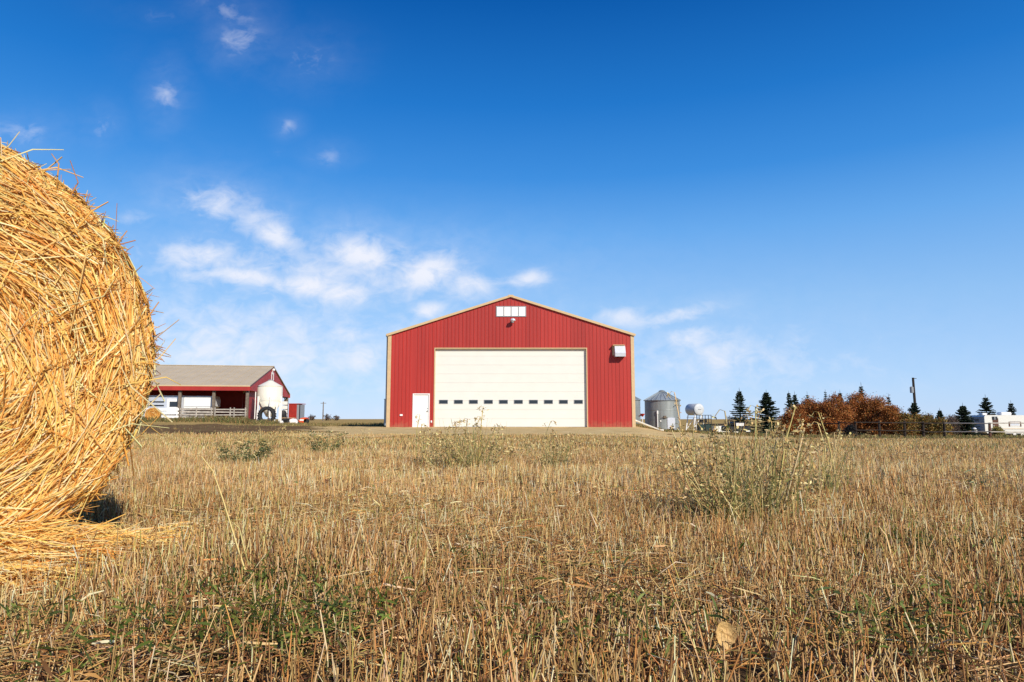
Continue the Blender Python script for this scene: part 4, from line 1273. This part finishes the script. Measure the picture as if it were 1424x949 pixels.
def shrub(name, px, top, halfw, Y, label, cols, wts, n, leaf=.11, group=None, cat='shrub', depth=None, stems=10, base=0., fill=.0):
    g_ = G(px, Y); H = P(px, top, Y).z - g_.z; R = halfw / F * Y; D = depth or R * .8
    t = thing(name, label, cat, tuple(g_), group)
    sm = MB()
    cl = []
    for k in range(stems):
        a = random.uniform(0, 6.28); rr = random.uniform(.1, .85)
        tip = Vector((g_.x + cos(a) * R * rr, g_.y + sin(a) * D * rr, g_.z + H * (.95 - .5 * rr * rr) * random.uniform(.7, 1.0)))
        b = Vector((g_.x + cos(a) * R * rr * .45, g_.y + sin(a) * D * rr * .45, g_.z - .05))
        mdl = (tip + b) / 2 + Vector((random.uniform(-.1, .1), random.uniform(-.1, .1), .1))
        sm.tube([b, mdl, tip], [.04, .025, .008], 5, False)
        for f in (.5, .75, 1.): cl.append(b.lerp(tip, f))
    for k in range(int(26 * max(1, R / 1.5))):
        a = random.uniform(0, 6.28); rr = sqrt(random.random()); e = random.uniform(.15 + base, .97)
        lim = sqrt(max(0, 1 - e ** 2.4))
        cl.append(Vector((g_.x + cos(a) * R * rr * lim, g_.y + sin(a) * D * rr * lim, g_.z + H * e)))
    sm.build('stems', M['bark'], t)
    cl = np.array(cl)
    idx = rng.integers(0, len(cl), n)
    n = int(n * 2.6); idx = rng.integers(0, len(cl), n)
    sg = min(R, H) * .14 + .06
    p = cl[idx] + rng.normal(0, 1, (n, 3)) * np.array([sg * 1.15, sg * 1.1, sg * .85])
    p[:, 2] = np.maximum(p[:, 2], g_.z + .05)
    d = norm(rng.normal(size=(n, 3)))
    L = rng.uniform(.6, 1.3, n) * leaf * 1.05
    cs = palette(n, cols, wts, .22) * np.exp(rng.normal(0, .15, len(cl)))[idx][:, None]
    v, q, c = blades(np.stack([p, p + d * (L * .5)[:, None] + rng.normal(0, .01, (n, 3)), p + d * L[:, None]], 1), L * .75, np.clip(cs, 0, .9), (.3, 1, .2))
    np_mesh('foliage', v, q, c, M['leaf'], t)


RUST = [(.36, .125, .032), (.28, .09, .025), (.44, .185, .05), (.16, .055, .018), (.38, .22, .065)]
OLIVE = [(.17, .13, .035), (.26, .17, .04), (.11, .095, .03), (.28, .11, .03), (.34, .25, .07)]
BARE = [(.14, .10, .085), (.20, .14, .10), (.10, .075, .06)]
gsh = 'rusty autumn shrubs behind the fence'
shrub('rusty_shrub', 1098, 571, 14, 74, 'low rust-coloured shrub at the left end of the shrub row', RUST, [3, 4, 2, 3, 1], 3800, group=gsh)
shrub('rusty_shrub', 1123, 556, 17, 76, 'rounded rusty shrub, second from left, with a separate rounded top', RUST, [3, 3, 3, 2, 1], 5200, group=gsh)
shrub('rusty_shrub', 1148, 558, 14, 78, 'dull brown shrub in the dip between two rusty mounds', RUST, [2, 4, 1, 4, 1], 4200, group=gsh)
shrub('rusty_shrub', 1109, 565, 13, 75, 'low rusty shrub filling the gap left of the rounded rusty one', RUST, [3, 4, 2, 3, 1], 3600, group=gsh)
shrub('rusty_shrub', 1137, 562, 16, 75, 'low rusty shrub right of the rounded one, before the dip', RUST, [3, 4, 2, 3, 1], 4400, group=gsh)
shrub('rusty_shrub', 1163, 552, 20, 74, 'rusty shrub forming the left shoulder of the large mound', RUST, [4, 3, 3, 2, 1], 6200, group=gsh)
shrub('rusty_shrub', 1191, 548, 24, 76, 'highest rusty shrub, at the centre of the large mound', RUST, [4, 3, 3, 2, 1], 8000, group=gsh)
shrub('rusty_shrub', 1217, 554, 22, 75, 'rusty shrub on the right shoulder of the large mound', RUST, [4, 3, 3, 2, 1], 6800, group=gsh)
shrub('rusty_shrub', 1238, 563, 17, 73, 'orange-brown shrub at the right end of the large mound', RUST, [4, 2, 4, 1, 2], 5000, group=gsh)
gol = 'mixed hedge shrubs behind the rail fence'
shrub('hedge_shrub', 1258, 577, 15, 72, 'olive and orange shrub left of the utility pole base', OLIVE, [3, 2, 3, 3, 1], 2600, .12, gol)
shrub('hedge_shrub', 1281, 576, 15, 74, 'olive shrub between the pole and the smallest spruce', OLIVE, [4, 2, 3, 3, 1], 2400, .12, gol)
shrub('hedge_shrub', 1292, 575, 9, 80, 'purplish bare shrub showing above the fence right of the pole', BARE, [3, 2, 2], 1500, .09, gol)
shrub('hedge_shrub', 1304, 584, 14, 72, 'yellowing shrub under the smallest spruce', OLIVE, [3, 3, 2, 2, 3], 2300, .13, gol)
shrub('hedge_shrub', 1324, 579, 13, 78, 'grey-brown bare shrub left of the dark spruce by the trailer', BARE, [3, 2, 2], 2200, .09, gol)
shrub('yellow_shrub', 1385.5, 594, 7, 76, 'yellow-green shrub in front of the travel trailer door', [(.26, .22, .05), (.34, .27, .07), (.18, .16, .045)], [3, 2, 2], 1200, .09, depth=.6)
shrub('bare_shrub', 1016, 578, 8, 100, 'grey leafless shrub left of the first spruce', BARE, [3, 2, 2], 700, .08)
shrub('dark_shrub', 1182, 592, 6, 66, 'small dark shrub at the foot of the fence under the rusty mound', [(.015, .017, .018), (.03, .03, .03), (.05, .05, .045)], [3, 2, 1], 900, .09, depth=.5)
for px, w_, tp_, lb_ in ((433, 5, 577.5, 'faint far tree on the horizon, nearest the shed'), (455, 6, 577, 'faint far tree on the horizon right of the thin pole'), (468, 5, 578, 'faint far tree on the horizon, nearest the barn')):
    shrub('far_tree', px, tp_, w_, 240, lb_, BARE, [3, 2, 2], 110, .35, 'far trees on the horizon', 'tree')


# ------------------------------------------------------------------ tall weeds in the field
DRY = [(.64, .49, .20), (.72, .58, .28), (.50, .33, .12), (.34, .19, .07)]
GDARK = [(.11, .135, .05), (.15, .17, .06), (.07, .09, .035), (.20, .20, .07), (.12, .15, .045)]
GRN = [(.15, .18, .055), (.24, .25, .08), (.09, .12, .04), (.34, .31, .10), (.44, .34, .11)]


def more(tops, n, x0, x1, y0, y1):
    return tops + [(random.uniform(x0, x1), y0 + (y1 - y0) * random.random() ** .7) for _ in range(n)]


def weed(px, py, tops, label, nleaf, green=.6, wleaf=.012, leafh=.5, spread=.25, headn=14, tangle=0, lleaf=.09):
    nleaf = int(nleaf * 2.2); headn = max(6, int(headn * 1.6))
    """base at photo pixel (px, py); tops: list of (px, py) where stems end, with a droop"""
    Y = CAMH / tan(atan((py - 474.5) / F) - PITCH)
    b0 = P(px, py, Y)
    t = thing('weed', label, 'weed plant', (b0.x, Y, gzf(b0.x, Y)), 'tall weeds in the stubble field')
    alll = []
    for i, (tx, ty_) in enumerate(tops):
        yo = Y + random.uniform(-spread, spread)
        tp = P(tx, ty_, yo)
        bb = Vector((b0.x + random.uniform(-.12, .12) + (tp.x - b0.x) * .35, Y + (yo - Y) * .6, 0)); bb.z = gzf(bb.x, bb.y) - .02
        droop = random.random() < .45
        hgt = max(.05, tp.z - bb.z)
        sd = Vector((random.uniform(-.05, .05), random.uniform(-.03, .03), 0))
        pts = [bb, bb.lerp(tp, .35) + sd * .6, bb.lerp(tp, .7) + sd, tp]
        if droop:
            s = random.choice([-1, 1])
            pts += [tp + Vector((s * .025, 0, .008)), tp + Vector((s * .05, 0, -.025))]
        r0 = .0034 * max(.6, min(1.2, hgt / .5)) * (1 + Y * .05)
        pp_ = np.array([[list(p) for p in pts]])
        cm = [palette(1, DRY, [4, 3, 2, 1], .1)]
        main_ = blades(pp_, r0 * 2, cm[0], (1, .85, .6, .5), True)
        # seed heads: small husks near the top and on short side twigs
        hp_, hw_, sp_, sw_ = [], [], [], []
        for k in range(headn):
            f = 1 - abs(random.gauss(0, .16)) if k > headn * .4 else 1.
            f = max(.45, f)
            p = np.array(bb.lerp(tp, f) + sd * min(1, f)) if f < .98 else np.array(pts[-1])
            d = norm(rng.normal(size=(1, 3)) + np.array([[0, 0, .1]]))[0]
            l = random.uniform(.007, .017) * (1 + Y * .05)
            o_ = d * random.uniform(.0, .012) if f > .97 else d * random.uniform(.0, .04)
            tgt_p, tgt_w = (hp_, hw_) if f > .97 else (sp_, sw_)
            tgt_p.append([p + o_, p + o_ + d * l * .5, p + o_ + d * l]); tgt_w.append(l * random.uniform(.4, .8))
            if f <= .97:
                sp_.append([p, p + o_ * .5, p + o_]); sw_.append(.0022 * (1 + Y * .05))
        if sp_: main_ = merge([main_, blades(np.array(sp_), np.array(sw_), palette(len(sp_), DRY, [3, 3, 3, 2], .2), (.5, 1, .4), False)])
        st = np_mesh('stem', *main_, M['blade'], t)
        v, q, c = blades(np.array(hp_), np.array(hw_), palette(len(hp_), DRY, [3, 3, 3, 2], .2), (.4, 1, .3), False)
        np_mesh('seed_head', v, q, c, M['blade'], st)
        alll.append((bb, tp))
    if nleaf:
        ii = rng.integers(0, len(alll), nleaf); f = np.abs(rng.normal(0, leafh * .6, nleaf)).clip(0, .95)
        B = np.array([list(a[0]) for a in alll])[ii]; T_ = np.array([list(a[1]) for a in alll])[ii]
        p = B + (T_ - B) * f[:, None] + rng.normal(0, .014, (nleaf, 3)) * (1 + Y * .05)
        p[:, 2] = np.maximum(p[:, 2], gz(p[:, 0], p[:, 1]) + .005)
        az = rng.uniform(0, 2 * pi, nleaf); el = rng.uniform(-.2, 1.1, nleaf)
        d = np.stack([np.cos(az) * np.cos(el), np.sin(az) * np.cos(el), np.sin(el)], 1)
        isg = rng.random(nleaf) < (green * (1.15 - f) if green < .8 else green)
        cs = np.where(isg[:, None], palette(nleaf, GRN if green < .8 else GDARK, [3, 3, 3, 2, 1]), palette(nleaf, DRY, [4, 3, 3, 2]))
        L = rng.uniform(.5, 1.3, nleaf) * lleaf * .40
        v, q, c = leaf_cards(p, d, L, L * rng.uniform(.14, .28, nleaf), cs)
        if tangle:
            xs_ = [a[0] for a in tops]; ys_ = [a[1] for a in tops]
            lines = []
            for k in range(tangle):
                tx = random.gauss((min(xs_) + max(xs_)) / 2, (max(xs_) - min(xs_)) * .22); ty_ = min(ys_) + 12 + (py - min(ys_) - 20) * random.random() ** .75
                yo = Y + random.uniform(-spread, spread) * 1.2
                tp = np.array(P(tx, ty_, yo)); bb = np.array((b0.x + (tp[0] - b0.x) * random.uniform(.3, .85) + random.gauss(0, .05), Y + (yo - Y) * .8, 0.))
                bb[2] = gzf(bb[0], bb[1]); tp[2] = max(tp[2], bb[2] + .03)
                k1 = rng.normal(0, .02, 3); k2 = rng.normal(0, .03, 3)
                lines.append([bb, bb + (tp - bb) * .4 + k1, bb + (tp - bb) * .75 + k1 + k2 * .5, tp + k2])
            cc_ = palette(tangle, DRY + GRN, [4, 4, 2, 1, 4, 6, 2, 5, 3], .15)
            v, q, c = merge([(v, q, c), blades(np.array(lines), rng.uniform(.0018, .0042, tangle) * (1 + Y * .06), cc_, (1, .9, .7, .4), False)])
        np_mesh('foliage', v, q, c, M['leaf'], t)


weed(1035, 728, more([(1008, 572), (1026, 640), (1040, 580), (1051, 566), (1056, 575), (1066, 600), (1072, 585), (1083, 592), (1092, 590), (1098, 615), (1106, 566), (1114, 585), (985, 600), (970, 640), (1012, 655), (1060, 650), (1082, 650), (1120, 650), (945, 645), (1000, 690), (1075, 690), (1110, 690), (960, 690)], 60, 925, 1150, 585, 700),
     'big tangled dry weed clump with green leaves, right of centre', 1900, .78, leafh=1.0, spread=.35, lleaf=.075, headn=10, tangle=360)
weed(985, 678, [(938, 546), (944, 590), (975, 603), (994, 598), (955, 640)], 'lone tall dry weed whose tip overlaps the grain bin', 90, .3, headn=26, lleaf=.06)
weed(1142, 690, [(1138, 574), (1137, 588), (1160, 602), (1150, 622), (1168, 600), (1188, 606), (1120, 640), (1128, 612)], 'dry weed group in front of the rusty shrubs, right of the big clump', 300, .4, lleaf=.07, tangle=120)
weed(652, 652, more([(672, 566), (640, 586), (650, 583), (634, 587), (662, 590), (668, 580), (690, 594), (694, 592), (625, 594), (612, 600), (645, 605), (700, 605), (655, 610), (675, 615), (685, 620), (620, 625)], 30, 588, 722, 588, 640),
     'feathery dry weed in front of the left part of the overhead door', 1000, .45, leafh=.95, spread=.4, headn=18, lleaf=.09, tangle=260)
weed(596, 648, [(584, 577), (592, 596), (600, 606), (586, 590), (605, 615)], 'slim weed standing in front of the small white door', 110, .6, leafh=.7, headn=16)
weed(766, 652, [(766, 586), (768, 600), (752, 604), (775, 606), (796, 604), (800, 612), (785, 618), (757, 615), (740, 622), (810, 622), (760, 610), (779, 618), (790, 625), (748, 632), (770, 622)], 'low weed in front of the right part of the overhead door', 360, .65, leafh=.8, headn=14, tangle=140)
weed(718, 640, [(718, 604), (712, 608), (728, 612), (735, 606), (702, 612)], 'little green weed below the middle of the overhead door', 120, .75, leafh=.7, headn=8)
weed(338, 646, more([(305, 622), (318, 628), (330, 615), (345, 612), (372, 618), (366, 625), (312, 635), (355, 628), (340, 622)], 20, 296, 382, 612, 640), 'bushy dark green weed below the shed fence', 620, .85, leafh=1.25, headn=3, lleaf=.135, tangle=60)
weed(362, 618, [(359, 588), (364, 600), (355, 603), (345, 606), (372, 606), (390, 594), (397, 593), (384, 600), (402, 604)], 'dry pale weeds with seed tips below the hopper bin', 240, .4, leafh=.8, headn=16, tangle=90)
weed(452, 632, [(432, 602), (444, 606), (460, 600), (472, 604), (482, 602), (420, 608), (440, 615), (476, 614)], 'green weed patch at the edge of the dark track', 330, .82, leafh=1.15, headn=6, lleaf=.135, tangle=60)
weed(240, 612, [(221, 594), (232, 600), (243, 596), (250, 602)], 'small pale weed beside the small round bale', 60, .4, leafh=.8, headn=10)
weed(508, 640, [(508, 595), (512, 606), (500, 610), (522, 612)], 'thin brown weed between the track and the barn', 70, .5, headn=10)
weed(1337, 654, [(1337, 620), (1338, 626), (1340, 622), (1330, 632)], 'pale upright weed below the trailer front', 26, .2, headn=10)
weed(1300, 645, [(1318, 634), (1322, 637), (1290, 620), (1282, 632), (1308, 636), (1296, 634)], 'sprawling straw-coloured weed below the smallest spruce', 90, .35, leafh=.8, headn=5)
weed(1355, 682, [(1345, 652), (1362, 650), (1372, 660), (1350, 664), (1338, 660)], 'low green weed in the stubble below the travel trailer', 110, .75, leafh=.9, headn=4)
weed(905, 658, [(905, 630), (915, 622), (898, 634), (925, 632), (920, 640)], 'low greenish weed left of the big tangled clump', 110, .6, leafh=.9, headn=5)
weed(850, 640, [(846, 612), (858, 610), (838, 620), (866, 618)], 'small olive weed below the right corner of the barn door', 80, .65, leafh=.8, headn=5)
weed(1240, 640, [(1232, 610), (1248, 616), (1222, 618), (1260, 612), (1216, 606)], 'small dry weed below the right slope of the rusty shrubs', 80, .4, leafh=.8, headn=8)
weed(541, 668, [(536, 655), (548, 652), (530, 662), (552, 660)], 'orange withered weed in the stubble left of the barn', 40, .05, leafh=1., headn=6)


def stalk(pts, r, label, m=None, heads=0):
    """one long grass stalk through photo points (px, py, Y)"""
    p = [P(*a) for a in pts]
    t = thing('grass_stalk', label, 'grass stalk', (p[0].x, p[0].y, 0), 'long single stalks in the foreground')
    v, q, c = blades(np.array([[list(k) for k in p]]), r * 3.4, palette(1, [(.74, .58, .26)], [1], .05), (1, .8, .5), True)
    np_mesh('stem', v, q, c, M['blade'], t)


stalk([(347, 812, 2.05), (330, 760, 2.08), (310, 695, 2.1), (296, 655, 2.1), (280, 635, 2.1)], .0018, 'long pale leaning stalk just right of the straw bale')
stalk([(352, 805, 2.1), (340, 765, 2.13), (333, 735, 2.15), (325, 728, 2.15)], .0016, 'short pale stalk leaning beside the long one near the bale')
stalk([(468, 826, 2.0), (487, 780, 2.03), (500, 735, 2.05), (507, 714, 2.05)], .0018, 'straight yellow stalk leaning right in the foreground')
stalk([(402, 838, 1.95), (412, 800, 1.96), (416, 760, 1.97), (415, 722, 1.97)], .0018, 'upright yellow stalk left of the straight leaning one')
stalk([(1068, 728, 3.2), (1110, 726, 3.1), (1150, 720, 3.1), (1180, 720, 3.1), (1196, 727, 3.1)], .0024, 'arched lying stalk below the big tangled weed')
stalk([(1243, 790, 2.2), (1238, 768, 2.22), (1232, 745, 2.25), (1222, 732, 2.26)], .0018, 'thin brown stalk over the dark green patch at right')
stalk([(1270, 838, 1.9), (1262, 815, 1.9), (1252, 800, 1.92), (1246, 815, 1.92)], .0018, 'bent pale stalk in the right foreground')
stalk([(415, 812, 2.0), (452, 806, 1.98), (480, 800, 1.97), (520, 792, 1.97)], .0022, 'broken pale stalk lying across the stubble, left of centre')

# dry leaf caught in the stubble
lc = P(1011, 884, 1.47)
lf = thing('dry_leaf', 'curled tan dry leaf caught upright in the foreground stubble', 'leaf', (lc.x, lc.y, 0))
rw = 13.6 / F * 1.47
out = []
for k in range(28):
    a = 2 * pi * k / 28
    rr = rw * (1 + .05 * sin(3 * a + 1) + .03 * sin(7 * a) + .03 * sin(11 * a + 2))
    if abs(((a + pi / 2 + pi) % (2 * pi)) - pi) < .18: rr *= 1.15
    out.append((cos(a) * rr, sin(a) * rr * 1.2))
vs, fs = [], []
for ring in range(5):
    s = ring / 4
    for (u, w) in out:
        uu, ww = u * s, w * s
        curl = .75 * (uu ** 2 + .3 * ww ** 2) / rw - .35 * abs(uu) + .0016 * sin(ww * 500 + uu * 260)
        vs.append((lc.x + uu, lc.y + .012 - curl + ww * .12, lc.z + ww))
for ring in range(4):
    for k in range(28):
        fs.append((ring * 28 + k, ring * 28 + (k + 1) % 28, ring * 28 + 28 + (k + 1) % 28, ring * 28 + 28 + k))
lm = mat('tan_dry_leaf', (.58, .37, .14), .6, var=.22, scale=70, bump=.25, bscale=220)
MB().add(vs, fs).build('blade', lm, lf, True)
vn = MB()
c0 = Vector((lc.x, lc.y - .003, lc.z))
vn.tube([c0 + Vector((.002, -.35 * rw * -1.2 * 0 - .006, -rw * 1.45)), c0 + Vector((0, -.004, -rw * .6)), c0 + Vector((0, .0, 0)), c0 + Vector((0, .006, rw * .7))], [.0011, .0009, .0007, .0004], 5)
vn.build('vein', mat('leaf_vein', (.40, .20, .07), .6), lf)
# two dark curled leaves further off
for px, py, lab in ((457, 670, 'dark brown curled leaf standing in the stubble left of the barn'), (462, 693, 'small dark brown leaf in the stubble nearer the camera')):
    Y = CAMH / tan(atan((py + 10 - 474.5) / F) - PITCH)
    c = P(px, py, Y)
    n = 14
    d = norm(rng.normal(size=(n, 3)))
    v, q, cc_ = leaf_cards(np.array(c)[None] + rng.normal(0, .008, (n, 3)), d, rng.uniform(.02, .045, n), rng.uniform(.012, .022, n), palette(n, [(.09, .03, .018), (.14, .05, .025)], [1, 1]))
    tag(np_mesh('dry_leaf', v, q, cc_, M['leaf']), lab, 'leaf')

# ------------------------------------------------------------------ light and sky
EL, AZ = radians(31), radians(33)
sunv = Vector((sin(AZ) * cos(EL), -cos(AZ) * cos(EL), sin(EL)))
sl = bpy.data.lights.new('sun', 'SUN'); sl.energy = 4.6; sl.angle = radians(.53); sl.color = (1, .92, .79)
so = bpy.data.objects.new('sun', sl); COL.objects.link(so)
so.rotation_euler = (-sunv).to_track_quat('-Z', 'Y').to_euler(); so.location = (20, -30, 30)

W = bpy.data.worlds.new('World'); S.world = W; W.use_nodes = True
nt = W.node_tree
bg = nt.nodes['Background']
sky = N(nt, 'ShaderNodeTexSky', sky_type='NISHITA')
sky.sun_disc = False; sky.sun_elevation = EL; sky.sun_rotation = pi - AZ
sky.altitude = 0; sky.air_density = 1.0; sky.dust_density = 0; sky.ozone_density = 6
hs = N(nt, 'ShaderNodeHueSaturation'); hs.inputs['Saturation'].default_value = 1.25; hs.inputs['Value'].default_value = 1.0
nt.links.new(sky.outputs[0], hs.inputs['Color'])


def mth(op, a, b=None, c=None, clamp=False):
    n = N(nt, 'ShaderNodeMath', operation=op); n.use_clamp = clamp
    for i, x in enumerate((a, b, c)):
        if x is None: continue
        if isinstance(x, (int, float)): n.inputs[i].default_value = x
        else: nt.links.new(x, n.inputs[i])
    return n.outputs[0]


def lin(c):
    return [(v / 255 / 12.92 if v < 10 else ((v / 255 + .055) / 1.055) ** 2.4) for v in c]


tcw = N(nt, 'ShaderNodeTexCoord')
sp = N(nt, 'ShaderNodeSeparateXYZ'); nt.links.new(tcw.outputs['Generated'], sp.inputs[0])
# clear-air gradient of the sky by height, blended with the physical sky
gr_ = N(nt, 'ShaderNodeValToRGB'); nt.links.new(sp.outputs[2], gr_.inputs[0])
stops = [(0., (176, 204, 243)), (.056, (168, 201, 243)), (.16, (145, 189, 236)), (.262, (105, 167, 231)), (.34, (62, 139, 217)), (.43, (32, 115, 198)), (.546, (7, 84, 166)), (1., (4, 60, 140))]
el_ = gr_.color_ramp.elements
while len(el_) < len(stops): el_.new(.5)
for e_, (p_, c_) in zip(el_, stops):
    e_.position = p_; e_.color = (*lin(c_), 1)
sc_ = N(nt, 'ShaderNodeVectorMath', operation='SCALE'); sc_.inputs[3].default_value = 10.; nt.links.new(gr_.outputs[0], sc_.inputs[0])
skm = N(nt, 'ShaderNodeMix', data_type='RGBA'); skm.inputs[0].default_value = .78
nt.links.new(hs.outputs[0], skm.inputs[6]); nt.links.new(sc_.outputs[0], skm.inputs[7])
ysafe = mth('MAXIMUM', sp.outputs[1], .05)
U = mth('DIVIDE', sp.outputs[0], ysafe); V = mth('DIVIDE', sp.outputs[2], ysafe)      # bearing and height of a direction
cmb = N(nt, 'ShaderNodeCombineXYZ'); nt.links.new(U, cmb.inputs[0]); nt.links.new(V, cmb.inputs[1])
n1 = N(nt, 'ShaderNodeTexNoise'); n1.inputs['Scale'].default_value = 13; n1.inputs['Detail'].default_value = 9; n1.inputs['Roughness'].default_value = .58; n1.inputs['Distortion'].default_value = .35
mpn = N(nt, 'ShaderNodeMapping'); mpn.inputs['Scale'].default_value = (1, 1.5, 1); mpn.inputs['Rotation'].default_value = (0, 0, .25)
nt.links.new(cmb.outputs[0], mpn.inputs[0]); nt.links.new(mpn.outputs[0], n1.inputs['Vector'])
CL = [(330, 490, 220, 70, 0, .92), (640, 490, 260, 60, 0, .7), (1000, 505, 220, 50, 0, .66), (420, 380, 240, 40, -4, .8), (300, 283, 46, 22, -8, .95), (385, 328, 38, 20, -25, 1.05), (350, 305, 70, 30, -20, .7), (275, 358, 62, 22, 0, 1), (268, 383, 44, 12, 0, .8), (340, 385, 76, 15, -6, 1.05), (425, 397, 56, 18, -5, 1.15), (475, 408, 44, 19, 0, 1.1), (505, 354, 54, 24, -8, 1.15), (545, 395, 60, 20, 5, .85),
      (592, 380, 50, 26, 12, 1.15), (655, 398, 46, 22, 0, .9), (735, 388, 30, 12, 5, .95), (597, 432, 28, 14, 0, 1.05), (500, 500, 48, 24, 0, 1.0), (480, 466, 42, 14, 0, .95), (345, 456, 28, 13, 0, .55), (245, 455, 40, 22, 0, .3), (405, 465, 18, 9, 0, .4),
      (938, 440, 50, 11, 12, 1.0), (962, 470, 36, 17, 0, 1.0), (1010, 495, 60, 24, 0, .95), (868, 442, 60, 15, 0, .85), (1100, 497, 44, 7, 4, .3), (1114, 525, 18, 15, 0, .4), (930, 500, 40, 14, 0, .3),
      (333, 56, 26, 22, 0, .7), (318, 14, 40, 18, -20, .55), (225, 24, 48, 12, -10, .3), (231, 130, 17, 26, 0, .65), (425, 84, 34, 24, 0, .5), (28, 184, 40, 17, 0, .6), (78, 200, 13, 15, 0, .4), (140, 176, 18, 18, 0, .55), (400, 176, 12, 10, 0, .6), (456, 216, 22, 12, 0, .5), (182, 80, 18, 18, 0, .25), (186, 305, 26, 11, 0, .6),
      (750, 272, 16, 6, 0, .2), (390, 215, 16, 10, 0, .25), (300, 250, 60, 12, 0, .25), (840, 335, 20, 8, 0, .15), (1040, 365, 18, 6, 0, .2), (450, 35, 22, 9, 0, .2)]
tot = None; wide = None
for (cx, cy, rx, ry, rot, wgt) in CL:
    p = P(cx, cy, 1.0)
    u0, v0 = p.x, p.z - CAMH
    a = radians(rot)
    du = mth('SUBTRACT', U, u0); dv = mth('SUBTRACT', V, v0)
    ua = mth('MULTIPLY_ADD', du, cos(a), mth('MULTIPLY', dv, sin(a))); va = mth('MULTIPLY_ADD', dv, cos(a), mth('MULTIPLY', du, -sin(a)))
    r2 = mth('ADD', mth('POWER', mth('MULTIPLY', ua, F / rx), 2), mth('POWER', mth('MULTIPLY', va, F / ry), 2))
    g = mth('MULTIPLY', mth('EXPONENT', mth('MULTIPLY', r2, -.5)), wgt)
    tot = g if tot is None else mth('MAXIMUM', tot, g)
    g2 = mth('MULTIPLY', mth('EXPONENT', mth('MULTIPLY', r2, -.22)), wgt * wgt * .34)
    wide = g2 if wide is None else mth('MAXIMUM', wide, g2)
# density: blob outline broken up by the noise
n2_ = N(nt, 'ShaderNodeTexNoise'); n2_.inputs['Scale'].default_value = 30; n2_.inputs['Detail'].default_value = 8; n2_.inputs['Roughness'].default_value = .6; n2_.inputs['Distortion'].default_value = .6
nt.links.new(mpn.outputs[0], n2_.inputs['Vector'])
nn_ = mth('MULTIPLY_ADD', n2_.outputs['Fac'], .55, mth('MULTIPLY', n1.outputs['Fac'], .55))      # about .54 on average
thr = mth('MULTIPLY_ADD', tot, -.45, .725)
den = mth('MULTIPLY', mth('SUBTRACT', nn_, thr), 3.0, None, True)
den = mth('MULTIPLY', den, mth('MULTIPLY_ADD', tot, 1.0, -.14, True))
veil = mth('MULTIPLY', wide, mth('MULTIPLY_ADD', nn_, 1.9, -.55, True))
den = mth('SUBTRACT', 1., mth('MULTIPLY', mth('SUBTRACT', 1., mth('MULTIPLY', den, .95)), mth('SUBTRACT', 1., veil)))
front = mth('GREATER_THAN', sp.outputs[1], .06)
den = mth('MULTIPLY', den, front)
mxw = N(nt, 'ShaderNodeMix', data_type='RGBA'); nt.links.new(den, mxw.inputs[0])
nt.links.new(skm.outputs[2], mxw.inputs[6]); mxw.inputs[7].default_value = (7.6, 7.8, 8.6, 1)
nt.links.new(mxw.outputs[2], bg.inputs['Color']); bg.inputs['Strength'].default_value = .10

S.view_settings.view_transform = 'Standard'; S.view_settings.look = 'None'
S.view_settings.exposure = 0.22; S.view_settings.gamma = 1
S.view_settings.use_curve_mapping = False
S.cycles.max_bounces = 6
